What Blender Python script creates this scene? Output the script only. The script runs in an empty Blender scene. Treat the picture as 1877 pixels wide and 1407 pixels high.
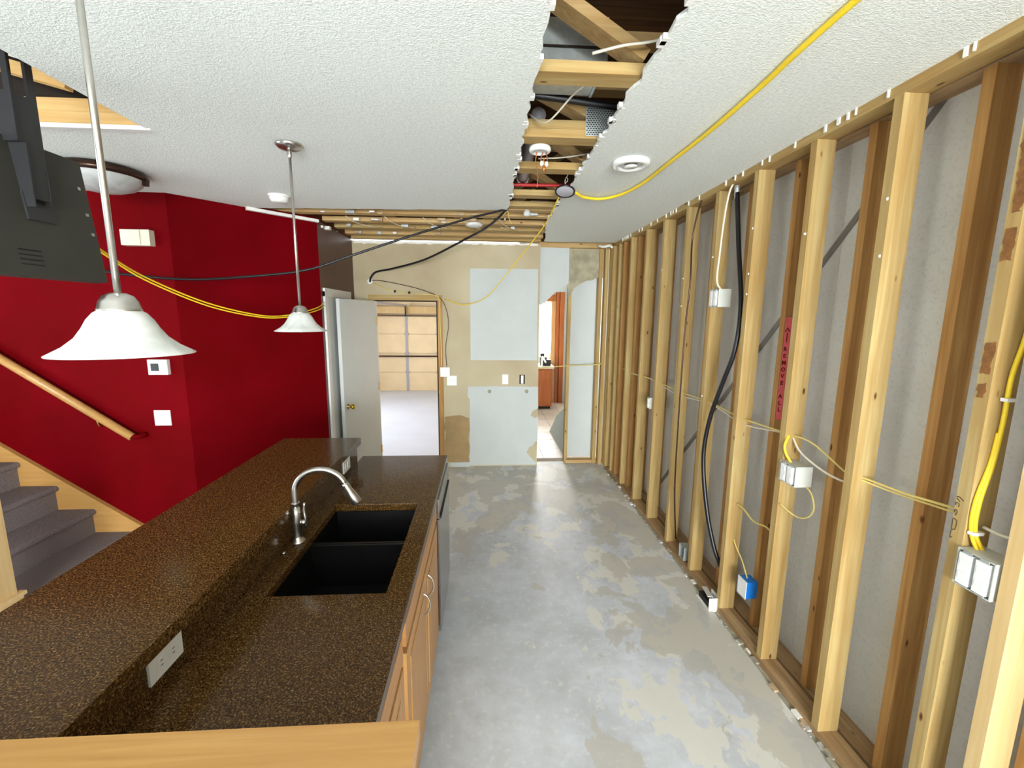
import bpy, bmesh, math, random
from mathutils import Vector, Matrix
random.seed(7)
SC = bpy.context.scene
COL = SC.collection

# ------------------------------------------------------------------ camera
CAM_H = 1.8287
def make_camera():
    f, p, y, r = 797.49, .1569, .0618, .0087
    fwd = Vector((math.sin(y), math.cos(y), 0)); right = Vector((math.cos(y), -math.sin(y), 0)); up = Vector((0, 0, 1))
    f2 = fwd*math.cos(p) - up*math.sin(p); u2 = up*math.cos(p) + fwd*math.sin(p)
    r3 = right*math.cos(r) + u2*math.sin(r); u3 = u2*math.cos(r) - right*math.sin(r)
    cd = bpy.data.cameras.new('camera'); cd.sensor_fit = 'HORIZONTAL'; cd.sensor_width = 36; cd.lens = f/1877*36
    cd.clip_start = .02; cd.clip_end = 100
    co = bpy.data.objects.new('camera', cd); COL.objects.link(co)
    m = Matrix((r3, u3, -f2)).transposed().to_4x4(); m.translation = (0, 0, CAM_H); co.matrix_world = m
    SC.camera = co
make_camera()

# ------------------------------------------------------------------ light
w = bpy.data.worlds.new('world'); SC.world = w; w.use_nodes = True
w.node_tree.nodes['Background'].inputs[0].default_value = (.93, .97, 1, 1)
w.node_tree.nodes['Background'].inputs[1].default_value = 3.0
def area(name, loc, dirv, sx, sy, power, col=(1, 1, 1)):
    l = bpy.data.lights.new(name, 'AREA'); l.shape = 'RECTANGLE'; l.size = sx; l.size_y = sy; l.energy = power; l.color = col
    o = bpy.data.objects.new(name, l); COL.objects.link(o); o.location = loc
    o.rotation_euler = Vector(dirv).to_track_quat('-Z', 'Y').to_euler(); return o
area('patio_daylight', (.1, -4.82, 1.55), (0, 1, -.6), 2.9, 1.5, 410, (.925, .975, 1))
area('living_window_daylight', (-5.62, 0.4, 1.5), (1, 0.1, 0), 2.4, 1.6, 18, (.95, .98, 1))
area('garage_unseen_light', (-4.05, 8.2, 1.2), (1, 0, -.25), 3.2, 1.5, 34, (.9, .95, 1))  # unseen source added to brighten the garage
area('bath_window_daylight', (1.2, 9.12, 1.6), (0, -1, -.1), .55, 1.0, 60, (1, .98, .95))
SC.view_settings.view_transform = 'Standard'; SC.view_settings.look = 'None'
SC.view_settings.gamma = 1; SC.view_settings.use_curve_mapping = False; SC.view_settings.exposure = 0.86
SC.cycles.use_denoising = True; SC.cycles.max_bounces = 6; SC.cycles.diffuse_bounces = 4; SC.cycles.glossy_bounces = 3; SC.cycles.adaptive_threshold = .05; SC.cycles.caustics_reflective = False; SC.cycles.caustics_refractive = False
SC.cycles.sample_clamp_indirect = 6

# ------------------------------------------------------------------ materials
def lin(c):
    return tuple(((v/255)/12.92 if v/255 <= .04045 else ((v/255+.055)/1.055)**2.4) for v in c)
class NT:
    def __init__(s, name):
        s.m = bpy.data.materials.new(name); s.m.use_nodes = True; s.t = s.m.node_tree
        s.b = s.t.nodes['Principled BSDF']; s.out = s.t.nodes['Material Output']
    def n(s, typ, **kw):
        nd = s.t.nodes.new(typ)
        for k, v in kw.items(): setattr(nd, k, v)
        return nd
    def l(s, a, b): s.t.links.new(a, b)
    def coord(s, scale=(1, 1, 1), rnd=0.0):
        tc = s.n('ShaderNodeTexCoord'); mp = s.n('ShaderNodeMapping'); mp.inputs['Scale'].default_value = scale
        s.l(tc.outputs['Object'], mp.inputs['Vector'])
        if rnd:
            oi = s.n('ShaderNodeObjectInfo'); ml = s.n('ShaderNodeMath', operation='MULTIPLY'); ml.inputs[1].default_value = rnd
            s.l(oi.outputs['Random'], ml.inputs[0]); s.l(ml.outputs[0], mp.inputs['Location'])
        return mp.outputs[0]
    def noise(s, vec, scale, detail=4, rough=.55, dist=0):
        nd = s.n('ShaderNodeTexNoise'); nd.inputs['Scale'].default_value = scale; nd.inputs['Detail'].default_value = detail
        nd.inputs['Roughness'].default_value = rough; nd.inputs['Distortion'].default_value = dist
        s.l(vec, nd.inputs['Vector']); return nd.outputs['Fac']
    def ramp(s, fac, stops):
        r = s.n('ShaderNodeValToRGB'); e = r.color_ramp.elements
        while len(e) > 1: e.remove(e[-1])
        e[0].position = stops[0][0]; e[0].color = (*stops[0][1], 1)
        for p, c in stops[1:]:
            k = e.new(p); k.color = (*c, 1)
        s.l(fac, r.inputs[0]); return r.outputs[0]
    def mix(s, fac, a, b, mode='MIX'):
        m = s.n('ShaderNodeMix', data_type='RGBA', blend_type=mode)
        for sock, v in ((m.inputs[0], fac), (m.inputs[6], a), (m.inputs[7], b)):
            if isinstance(v, (int, float)): sock.default_value = v
            elif isinstance(v, tuple): sock.default_value = (*v, 1) if len(v) == 3 else v
            else: s.l(v, sock)
        return m.outputs[2]
    def bump(s, h, strength=.3, dist=.01):
        b = s.n('ShaderNodeBump'); b.inputs['Strength'].default_value = strength; b.inputs['Distance'].default_value = dist
        s.l(h, b.inputs['Height']); s.l(b.outputs[0], s.b.inputs['Normal'])
    def base(s, c):
        if isinstance(c, tuple): s.b.inputs['Base Color'].default_value = (*c, 1)
        else: s.l(c, s.b.inputs['Base Color'])
    def rough(s, v): s.b.inputs['Roughness'].default_value = v
    def spec(s, v): s.b.inputs['Specular IOR Level'].default_value = v
BW = ((0, (0, 0, 0)), (1, (1, 1, 1)))
def plain(name, rgb, rough=.6, metal=0, var=.06, scale=14, bump=0, spec=.5):
    t = NT(name); c = lin(rgb); v = t.coord()
    f = t.noise(v, scale, 3)
    t.base(t.ramp(f, ((.3, tuple(x*(1-var) for x in c)), (.7, tuple(min(1, x*(1+var)) for x in c)))))
    t.rough(rough); t.b.inputs['Metallic'].default_value = metal; t.spec(spec)
    if bump: t.bump(t.noise(v, scale*12, 3), bump, .004)
    return t.m
def wood(name, light, dark, axis, knots=True, rough=.65, grain=1.0, var=.5, spec=.3):
    t = NT(name); sc = [38, 38, 38]; sc[axis] = 1.6
    v = t.coord(tuple(sc), 37.0)
    g = t.noise(v, 1.0*grain, 6, .6, .6)
    c = t.ramp(g, ((.28, lin(dark)), (.5, tuple((a+b)/2 for a, b in zip(lin(light), lin(dark)))), (.68, lin(light))))
    v2 = t.coord((3, 3, 3), 11.0); big = t.noise(v2, .8, 2)
    c = t.mix(t.ramp(big, ((.35, (0, 0, 0)), (.75, (var, var, var)))), c, lin(dark))
    if knots:
        k = [13, 13, 13]; k[axis] = 5.0
        v3 = t.coord(tuple(k), 23.0)
        vo = t.n('ShaderNodeTexVoronoi'); vo.inputs['Scale'].default_value = 1.0; t.l(v3, vo.inputs['Vector'])
        km = t.ramp(vo.outputs['Distance'], ((.05, (1, 1, 1)), (.105, (0, 0, 0))))
        c = t.mix(km, c, lin((95, 50, 16)))
    t.base(c); t.rough(rough); t.spec(spec); t.bump(g, .12, .002)
    return t.m
M = {}
PL, PD = (194, 172, 118), (164, 127, 70)
for i, a in enumerate('xyz'): M['pine_'+a] = wood('pine_'+a, PL, PD, i)
M['pine_old_z'] = wood('pine_old_z', (202, 158, 96), (160, 110, 56), 2)
M['pine_old_y'] = wood('pine_old_y', (190, 160, 120), (140, 108, 72), 1)
M['pine_old_x'] = wood('pine_old_x', (214, 184, 130), (178, 138, 82), 0)
M['oak_x'] = wood('oak_x', (200, 154, 92), (182, 134, 73), 0, False, .35, 1.4, .35, .5)
M['oak_y'] = wood('oak_y', (206, 156, 98), (182, 128, 70), 1, False, .4, 1.4)
M['oak_z'] = wood('oak_z', (206, 160, 104), (184, 134, 78), 2, False, .4, 1.4)
M['maple_x'] = wood('maple_x', (218, 184, 126), (196, 154, 94), 0, False, .5, 1.2)
M['maple_z'] = wood('maple_z', (222, 196, 146), (206, 170, 112), 2, False, .45, 1.2)
M['unlit_osb'] = wood('unlit_osb', (120, 84, 48), (70, 44, 22), 0, False, .9)  # brown kept dark to stand for the unlit space above the ceiling
M['orange_oak'] = wood('orange_oak', (190, 108, 50), (150, 76, 30), 2, False, .5)

def m_concrete():
    t = NT('concrete'); v = t.coord()
    a = t.noise(v, 1.7, 6, .6, .4); b = t.noise(v, 9, 6, .65)
    c = t.ramp(a, ((.3, lin((182, 185, 190))), (.5, lin((203, 207, 214))), (.7, lin((221, 225, 234)))))
    c = t.mix(t.ramp(b, ((.35, (0, 0, 0)), (.7, (.5, .5, .5)))), c, lin((176, 176, 174)))
    c = t.mix(t.ramp(t.noise(v, 28, 4), ((.55, (0, 0, 0)), (.72, (.45, .45, .45)))), c, lin((228, 229, 230)))
    # adhesive residue and bare patches with sharp outlines, mostly by the stud wall and the far end
    sx = t.n('ShaderNodeSeparateXYZ'); tc = t.n('ShaderNodeTexCoord'); t.l(tc.outputs['Object'], sx.inputs[0])
    gx = t.n('ShaderNodeMapRange'); gx.inputs[1].default_value = .15; gx.inputs[2].default_value = 1.3; t.l(sx.outputs[0], gx.inputs[0])
    gy = t.n('ShaderNodeMapRange'); gy.inputs[1].default_value = 2.6; gy.inputs[2].default_value = 4.0; t.l(sx.outputs[1], gy.inputs[0])
    mx = t.n('ShaderNodeMath', operation='MAXIMUM'); t.l(gx.outputs[0], mx.inputs[0]); t.l(gy.outputs[0], mx.inputs[1])
    ms = t.n('ShaderNodeMath', operation='MULTIPLY_ADD'); ms.inputs[1].default_value = .2; ms.inputs[2].default_value = -.12; t.l(mx.outputs[0], ms.inputs[0])
    va = t.coord((1.5, 1.0, 1)); p1 = t.noise(va, 2.6, 6, .62, .3); p2 = t.noise(t.coord((1.3, 1, 1.7)), 2.1, 6, .6, .3)
    for p, colr, k in ((p1, (220, 217, 206), .8), (p2, (184, 178, 164), .6)):
        ad = t.n('ShaderNodeMath', operation='ADD'); t.l(p, ad.inputs[0]); t.l(ms.outputs[0], ad.inputs[1])
        c = t.mix(t.ramp(ad.outputs[0], ((.535, (0, 0, 0)), (.55, (k, k, k)))), c, lin(colr))
    t.base(c); t.rough(.5); t.spec(.42); t.bump(b, .12, .004)
    return t.m
M['concrete'] = m_concrete()
def m_popcorn():
    t = NT('popcorn_ceiling'); v = t.coord()
    n = t.noise(v, 75, 3, .6); n2 = t.noise(v, 150, 2)
    t.base(t.ramp(n, ((.3, lin((226, 230, 224))), (.65, lin((244, 247, 241))))))
    t.rough(.9); t.spec(.2)
    ad = t.n('ShaderNodeMath', operation='ADD'); t.l(n, ad.inputs[0]); t.l(n2, ad.inputs[1]); t.bump(ad.outputs[0], .4, .005)
    return t.m
M['popcorn'] = m_popcorn()
def m_granite():
    t = NT('granite'); v = t.coord()
    n = t.noise(v, 230, 2, .6); n2 = t.noise(v, 70, 3, .6)
    c = t.ramp(n, ((.30, lin((34, 20, 4))), (.46, lin((74, 49, 20))), (.57, lin((98, 70, 36))), (.65, lin((144, 112, 70))), (.78, lin((170, 140, 96)))))
    c = t.mix(t.ramp(n2, ((.4, (0, 0, 0)), (.7, (.55, .55, .55)))), c, lin((50, 35, 19)))
    t.base(c); t.rough(.15); t.spec(.22)
    return t.m
M['granite'] = m_granite()
def m_red():
    t = NT('red_paint'); v = t.coord()
    c = t.ramp(t.noise(v, 2.2, 4), ((.3, lin((95, 0, 3))), (.7, lin((110, 0, 10)))))
    t.base(c); t.rough(.7); t.spec(.05); t.bump(t.noise(v, 160, 2), .25, .003); return t.m
M['red'] = m_red()
M['maroon'] = plain('maroon_paint', (88, 53, 42), .45, 0, .1, 30, .2)
def m_backing():
    t = NT('grey_drywall_back'); v = t.coord()
    c = t.ramp(t.noise(v, 1.6, 4), ((.3, lin((200, 196, 184))), (.7, lin((218, 215, 204)))))
    c = t.mix(t.ramp(t.noise(v, 90, 2), ((.5, (0, 0, 0)), (.75, (.25, .25, .25)))), c, lin((150, 145, 140)))
    t.base(c); t.rough(.95); t.spec(.1); return t.m
M['backing'] = m_backing()
def m_beige():
    t = NT('bare_beige_wall'); v = t.coord()
    c = t.ramp(t.noise(v, 1.3, 5), ((.3, lin((180, 164, 134))), (.55, lin((196, 183, 152))), (.75, lin((205, 194, 166)))))
    t.base(c); t.rough(.8); t.spec(.2); t.bump(t.noise(v, 110, 2), .15, .003); return t.m
M['beige'] = m_beige()
def m_carpet():
    t = NT('carpet'); v = t.coord()
    n = t.noise(v, 260, 3, .7)
    t.base(t.ramp(n, ((.3, lin((84, 76, 76))), (.7, lin((172, 160, 158))))))
    t.rough(1); t.spec(.05); t.bump(n, .8, .01); return t.m
M['carpet'] = m_carpet()
M['white_wall'] = plain('white_drywall', (200, 205, 202), .8, 0, .03, 4, .1)
M['mottled'] = plain('mottled_drywall', (172, 164, 138), .9, 0, .22, 9, .3)
M['paint_white'] = plain('white_paint', (232, 231, 228), .4, 0, .02)
M['door_paint'] = plain('door_paint', (212, 215, 213), .45, 0, .03, 3)
M['plastic_white'] = plain('white_plastic', (236, 236, 232), .35, 0, .02)
M['plastic_cream'] = plain('cream_plastic', (226, 222, 200), .45, 0, .02)
M['plastic_grey'] = plain('grey_plastic', (200, 200, 190), .5, 0, .05)
M['pvc_grey'] = plain('grey_pvc', (168, 166, 172), .4, 0, .04)
M['blue'] = plain('blue_plastic', (20, 120, 214), .4, 0, .05)
M['black'] = plain('black_rubber', (18, 16, 20), .38, 0, .1)
M['black_matte'] = plain('black_matte', (12, 11, 11), .6, 0, .1)
M['sink'] = plain('black_composite', (7, 6, 7), .5, 0, .3, 300, 0, .3)
M['yellow'] = plain('yellow_cable', (248, 214, 44), .45, 0, .04)
M['yellow_dull'] = plain('pale_yellow_cable', (222, 200, 118), .5, 0, .06)
M['white_cable'] = plain('white_cable', (226, 218, 196), .5, 0, .04)
M['copper'] = plain('copper_wire', (200, 116, 60), .35, .6, .1)
M['red_pipe'] = plain('red_pipe', (206, 40, 40), .4, 0, .05)
M['steel'] = plain('brushed_nickel', (196, 192, 186), .28, 1, .05, 60)
M['stainless'] = plain('stainless', (176, 174, 172), .22, 1, .04, 60)
M['galv'] = plain('galvanised', (190, 197, 195), .38, .45, .14, 25)
M['strap'] = plain('dull_strap', (124, 118, 110), .5, .3, .1, 25)
M['grime'] = plain('floor_grime', (158, 150, 132), .9, 0, .25, 30)
M['residue'] = plain('brown_residue', (128, 84, 40), .8, 0, .25, 60)
M['tan_paper'] = plain('tan_paper', (168, 140, 98), .85, 0, .12, 6)
M['bronze'] = plain('dark_bronze', (74, 54, 44), .25, .8, .1)
M['brass'] = plain('brass', (206, 172, 84), .22, 1, .05)
M['tv'] = plain('tv_back', (50, 49, 42), .62, 0, .12, 6)
M['tv_arm'] = plain('tv_arm', (40, 40, 42), .5, 0, .1)
M['tv_edge'] = plain('tv_bezel', (150, 150, 146), .4, 0, .05)
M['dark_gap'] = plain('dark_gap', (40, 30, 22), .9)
M['gypsum'] = plain('gypsum', (240, 238, 232), .95, 0, .04, 40)
M['paper'] = plain('torn_paper', (186, 160, 126), .95, 0, .12, 30)
M['garage_panel'] = plain('garage_panel', (236, 212, 170), .6, 0, .05, 3)
M['garage_wall'] = plain('garage_wall', (238, 218, 184), .8, 0, .05, 2)
M['garage_floor'] = plain('garage_floor', (216, 222, 238), .5, 0, .05, 1.2)
M['tile'] = plain('floor_tile', (206, 190, 174), .4, 0, .1, 3)
M['grout'] = plain('grout', (170, 154, 138), .8)
M['red_spray'] = plain('red_spray', (255, 112, 118), .7, 0, .14, 20)
M['ink_red'] = plain('dark_red_marker', (128, 8, 10), .7)
M['ink'] = plain('black_marker', (70, 58, 30), .8)
M['screen'] = plain('dark_screen', (30, 36, 40), .2)
def m_frost():
    t = NT('alabaster_glass'); v = t.coord()
    n = t.noise(v, 9, 3, .5, 1.5)
    c = t.ramp(n, ((.35, lin((226, 228, 224))), (.62, lin((246, 246, 243)))))
    t.base(c); t.rough(.35)
    tr = t.n('ShaderNodeBsdfTranslucent'); t.l(c, tr.inputs[0])
    mx = t.n('ShaderNodeMixShader'); mx.inputs[0].default_value = .4
    t.l(t.b.outputs[0], mx.inputs[1]); t.l(tr.outputs[0], mx.inputs[2]); t.l(mx.outputs[0], t.out.inputs[0]); return t.m
M['frost'] = m_frost()
def m_glass():
    t = NT('window_glass'); t.base((.95, .97, .97)); t.rough(0)
    t.b.inputs['Transmission Weight'].default_value = 1; t.b.inputs['IOR'].default_value = 1.01; return t.m
M['glass'] = m_glass()

# ------------------------------------------------------------------ mesh helpers
def link(name, me, mat, parent=None):
    o = bpy.data.objects.new(name, me); COL.objects.link(o)
    if mat: me.materials.append(M[mat] if isinstance(mat, str) else mat)
    if parent is not None: attach(o, parent)
    return o
def attach(o, p):
    o.parent = p; o.matrix_parent_inverse = p.matrix_basis.inverted() if p.parent is None else Matrix.Identity(4)
def tag(o, label=None, cat=None, group=None, kind=None):
    for k, v in (('label', label), ('category', cat), ('group', group), ('kind', kind)):
        if v: o[k] = v
    return o
def thing(name, label, cat, loc=(0, 0, 0), group=None):
    o = bpy.data.objects.new(name, None); COL.objects.link(o); o.location = loc; o.empty_display_size = .1
    return tag(o, label, cat, group)
def struct(name, loc=(0, 0, 0)):
    o = bpy.data.objects.new(name, None); COL.objects.link(o); o.location = loc; o.empty_display_size = .1
    o['kind'] = 'structure'; return o
def mesh_of(bm, smooth=False, bevel=0):
    if bevel:
        bmesh.ops.bevel(bm, geom=[e for e in bm.edges if len(e.link_faces) == 2 and e.calc_face_angle(0) > .5], offset=bevel, segments=2, affect='EDGES', profile=.5)
    me = bpy.data.meshes.new('m')
    bmesh.ops.recalc_face_normals(bm, faces=bm.faces[:])
    bm.to_mesh(me); bm.free()
    if smooth:
        for p in me.polygons: p.use_smooth = True
    return me
def add_box(bm, x, y, z):
    vs = [bm.verts.new((a, b, c)) for a in x for b in y for c in z]
    for q in ((0, 1, 3, 2), (4, 6, 7, 5), (0, 4, 5, 1), (2, 3, 7, 6), (0, 2, 6, 4), (1, 5, 7, 3)):
        bm.faces.new([vs[i] for i in q])
def box(name, x, y, z, mat, parent=None, bevel=0):
    bm = bmesh.new(); add_box(bm, x, y, z); return link(name, mesh_of(bm, False, bevel), mat, parent)
def boxes(name, lst, mat, parent=None, bevel=0):
    bm = bmesh.new()
    for b in lst: add_box(bm, *b)
    return link(name, mesh_of(bm, False, bevel), mat, parent)
def prism(name, pts, axis, a, b, mat, parent=None, bevel=0):
    """outline in the two remaining axes (in xyz order), extruded along axis from a to b"""
    bm = bmesh.new()
    def P(p, h):
        q = list(p); q.insert(axis, h); return q
    A = [bm.verts.new(P(p, a)) for p in pts]; B = [bm.verts.new(P(p, b)) for p in pts]
    n = len(pts); bm.faces.new(A[::-1]); bm.faces.new(B)
    for i in range(n): bm.faces.new((A[i], A[(i+1) % n], B[(i+1) % n], B[i]))
    bmesh.ops.recalc_face_normals(bm, faces=bm.faces[:])
    if bevel: pass
    bmesh.ops.triangulate(bm, faces=[f for f in bm.faces if len(f.verts) > 4])
    return link(name, mesh_of(bm, False, bevel), mat, parent)
def ragged(pts, amp, step, seed=1, skip=()):
    rr = random.Random(seed); out = []
    n = len(pts)
    for i in range(n):
        a, b = pts[i], pts[(i+1) % n]; out.append(a)
        if i in skip: continue
        L = math.dist(a, b); k = max(1, int(L/step)); nx, ny = -(b[1]-a[1])/L, (b[0]-a[0])/L
        for j in range(1, k):
            t = (j + rr.uniform(-.3, .3))/k; d = rr.gauss(0, 1)*amp
            out.append((a[0]+(b[0]-a[0])*t+nx*d, a[1]+(b[1]-a[1])*t+ny*d))
    return out
def smooth_path(pts, sub=6):
    P = [Vector(p) for p in pts]
    if len(P) < 3: return P
    P = [P[0]*2-P[1]] + P + [P[-1]*2-P[-2]]; out = []
    for i in range(1, len(P)-2):
        a, b, c, d = P[i-1:i+3]
        for j in range(sub):
            t = j/sub; out.append(.5*((2*b)+(c-a)*t+(2*a-5*b+4*c-d)*t*t+(3*b-a-3*c+d)*t**3))
    out.append(P[-2]); return out
def add_tube(bm, path, r, n=8, radii=None, caps=True):
    P = [Vector(p) for p in path]; rings = []; prev = None
    for i, p in enumerate(P):
        t = (P[min(i+1, len(P)-1)]-P[max(i-1, 0)]).normalized()
        if prev is None:
            u = t.orthogonal().normalized()
        else:
            u = (prev - t*prev.dot(t)); u = u.normalized() if u.length > 1e-6 else t.orthogonal().normalized()
        prev = u; v = t.cross(u); rad = radii[i] if radii else r
        rings.append([bm.verts.new(p+(u*math.cos(2*math.pi*k/n)+v*math.sin(2*math.pi*k/n))*rad) for k in range(n)])
    for A, B in zip(rings, rings[1:]):
        for k in range(n): bm.faces.new((A[k], A[(k+1) % n], B[(k+1) % n], B[k]))
    if caps: bm.faces.new(rings[0][::-1]); bm.faces.new(rings[-1])
def tube(name, pts, r, mat, parent=None, sub=6, n=8):
    bm = bmesh.new(); add_tube(bm, smooth_path(pts, sub) if sub else [Vector(p) for p in pts], r, n)
    return link(name, mesh_of(bm, True), mat, parent)
def add_lathe(bm, prof, loc, n=32, tilt=None):
    rings = []; M3 = tilt or Matrix.Identity(3); L = Vector(loc)
    for r, z in prof:
        if r < 1e-6: rings.append([bm.verts.new(L + M3 @ Vector((0, 0, z)))])
        else: rings.append([bm.verts.new(L + M3 @ Vector((r*math.cos(2*math.pi*k/n), r*math.sin(2*math.pi*k/n), z))) for k in range(n)])
    for A, B in zip(rings, rings[1:]):
        for k in range(n):
            a0, a1 = A[k % len(A)], A[(k+1) % len(A)]; b0, b1 = B[k % len(B)], B[(k+1) % len(B)]
            fs = []
            for q in (a0, a1, b1, b0):
                if q not in fs: fs.append(q)
            if len(fs) > 2:
                try: bm.faces.new(fs)
                except ValueError: pass
def lathe(name, prof, loc, mat, parent=None, n=32, tilt=None):
    bm = bmesh.new(); add_lathe(bm, prof, loc, n, tilt); return link(name, mesh_of(bm, True), mat, parent)
def beam(name, a, b, wdt, h, side, mat, parent=None):
    """rectangular bar from a to b; width wdt along 'side' vector"""
    a, b = Vector(a), Vector(b); t = (b-a).normalized(); s = Vector(side); s = (s-t*s.dot(t)).normalized(); u = t.cross(s)
    bm = bmesh.new(); q = []
    for p in (a, b):
        q.append([bm.verts.new(p+s*i*wdt/2+u*j*h/2) for i, j in ((-1, -1), (1, -1), (1, 1), (-1, 1))])
    bm.faces.new(q[0][::-1]); bm.faces.new(q[1])
    for k in range(4): bm.faces.new((q[0][k], q[0][(k+1) % 4], q[1][(k+1) % 4], q[1][k]))
    return link(name, mesh_of(bm), mat, parent)

# ------------------------------------------------------------------ structure
FAR = 5.117; CZ = 2.64
fl = box('floor', (-5.6, 2.0), (-5.0, 5.26), (-.15, 0), 'concrete'); tag(fl, kind='structure')

# ceiling drywall: two sheets left by the cut-out trench, stairwell opening at the left
cg = struct('ceiling')
A = [(-5.6, -5.0), (.175, -5.0), (.175, 3.575), (-1.9, 3.70), (-2.25, 3.34), (-5.6, 3.34), (-5.6, 2.215), (-1.52, 2.215), (-1.52, .8), (-5.6, .8)]
prism('ceiling_drywall', ragged(A, .006, .05, 3, skip=(0, 3, 4, 5, 6, 7, 8, 9)), 2, CZ, CZ+.013, 'popcorn', cg)
B = [(.53, -5.0), (1.46, -5.0), (1.46, 5.0), (.66, 5.0), (.60, 4.5), (.54, 3.9)]
prism('ceiling_drywall', ragged(B, .007, .04, 5, skip=(0, 2)), 2, CZ, CZ+.013, 'popcorn', cg)
rr = random.Random(11)
for i in range(46):     # crumbs of broken gypsum hanging along the cut
    y = rr.uniform(1.2, 4.3); x = rr.choice((.535, .535, .175))+rr.uniform(-.006, .006)
    s = rr.uniform(.004, .014)
    box('gypsum_crumb', (x-s, x+s), (y-s*1.6, y+s*1.6), (CZ-.002, CZ+.014), 'gypsum', cg)
# far edges of the stairwell opening
box('opening_board', (-5.6, -1.52), (2.215, 2.26), (CZ+.013, CZ+.066), 'maple_x', cg, .002)
box('opening_board', (-5.6, -1.52), (2.217, 2.26), (CZ+.067, CZ+.122), 'maple_x', cg, .002)
box('opening_edge', (-5.6, -1.50), (2.20, 2.226), (CZ-.006, CZ+.012), 'paint_white', cg)
box('opening_board', (-1.52, -1.475), (.8, 2.26), (CZ+.013, CZ+.125), 'pine_old_y', cg)
box('opening_board', (-5.6, -1.52), (.77, .80), (CZ+.0, CZ+.125), 'unlit_osb', cg)
beam('opening_joist', (-2.75, 2.10, 3.02), (-1.75, 2.12, 2.775), .04, .05, (0, 1, 0), 'maple_x', cg)
beam('opening_joist', (-2.6, 2.02, 3.04), (-1.7, 2.04, 2.80), .04, .03, (0, 1, 0), 'gypsum', cg)
beam('opening_joist', (-1.58, 2.15, 2.80), (-1.56, 1.2, 2.80), .04, .09, (1, 0, 0), 'pine_old_y', cg)
box('opening_dark_sheet', (-5.6, -1.50), (2.28, 2.30), (CZ+.02, 3.12), 'dark_gap', cg)  # dark sheet added for the unlit void behind the opening
# open web trusses running across the trench
box('subfloor', (-5.6, 1.7), (-5.0, 5.3), (3.12, 3.14), 'unlit_osb', cg)
box('rim_board', (1.55, 1.6), (-5.0, 5.3), (2.66, 3.12), 'unlit_osb', cg)
box('rim_board', (-5.6, 1.6), (5.14, 5.19), (2.66, 3.12), 'unlit_osb', cg)
box('rim_board', (-5.6, 1.6), (-5.05, -5.0), (2.66, 3.12), 'unlit_osb', cg)
box('rim_board', (-5.65, -5.6), (-5.0, 5.2), (2.66, 3.12), 'unlit_osb', cg)
CH = [(1.07, 1), (1.63, 1), (2.185, 2), (2.63, 1), (3.19, 1), (3.50, 1)]
for y0, k in CH:
    for j in range(k):
        box('bottom_chord', (-1.45, 1.54), (y0, y0+.089), (2.655+.039*j, 2.693+.039*j), 'pine_x', cg, .002)
    box('top_chord', (-1.45, 1.54), (y0, y0+.089), (3.08, 3.118), 'pine_old_x', cg)
for y0, segs in ((1.07, [(.55, 2.70, .0, 3.07)]), (1.63, [(.56, 2.72, -.03, 3.07), (.60, 2.70, 1.1, 3.07)]), (2.185, [(.52, 2.75, .02, 2.98), (.56, 2.75, 1.1, 3.07)]),
                 (2.63, [(.60, 2.70, .10, 2.98)]), (3.19, [(.53, 2.70, .15, 2.93)]), (3.50, [(.1, 2.70, .6, 3.05)])):
    for x1, z1, x2, z2 in segs:
        beam('web', (x1, y0+.045, z1), (x2, y0+.045, z2), .089, .040, (0, 1, 0), 'pine_old_x', cg)
box('nail_plate', (.47, .62), (2.18, 2.184), (2.665, 2.81), 'galv', cg)
rows = [(.474+.0125*i+(.006 if j % 2 else 0), 2.670+.0085*j) for i in range(12) for j in range(16)]
boxes('plate_teeth', [((x, x+.007), (2.177, 2.181), (z, z+.003)) for x, z in rows], 'dark_gap', cg)['kind'] = 'stuff'
box('nail_plate', (.36, .50), (3.59, 3.594), (2.66, 2.72), 'galv', cg)
# cross trench over the hall: boards of several heights
for y0, z0, h, mt in ((3.62, 2.655, .05, 'pine_old_x'), (3.88, 2.66, .038, 'pine_old_x'), (4.18, 2.655, .038, 'pine_old_x'), (4.50, 2.657, .04, 'pine_x'), (4.82, 2.655, .06, 'pine_old_x'), (5.03, 2.645, .04, 'pine_x')):
    box('bottom_chord', (-1.95 if y0 < 4 else -1.46, .62), (y0, y0+.09), (z0, z0+h), mt, cg, .002)
for y0, x1, x2 in ((3.9, -1.2, -.5), (4.2, -.2, -.9), (4.52, -.1, .5), (4.84, -1.3, -.6)):
    beam('web', (x1, y0+.045, 2.70), (x2, y0+.045, 3.06), .089, .04, (0, 1, 0), 'pine_old_x', cg)
box('nail_plate', (-.80, -.54), (3.61, 3.70), (2.6525, 2.655), 'galv', cg)
rr = random.Random(31)
for i in range(26):
    x, y, q = rr.uniform(-1.35, .45), rr.choice((3.80, 4.1, 4.42, 4.75))+rr.uniform(-.05, .05), rr.uniform(.012, .04)
    box('board_scrap', (x-q, x+q), (y-q*.5, y+q*.5), (2.648, 2.655+rr.uniform(0, .02)), rr.choice(('gypsum', 'paper', 'galv', 'paper')), cg)
for i in range(5):
    x = -1.2+.33*i; tube('loose_strand', [(x, 4.0, 2.66), (x+.06, 4.1, 2.625), (x+.16, 4.3, 2.63), (x+.2, 4.45, 2.66)], .003, 'white_cable', cg, 4, 5)
box('nail_plate', (-.80, -.54), (3.615, 3.619), (2.655, 2.70), 'galv', cg)

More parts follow.
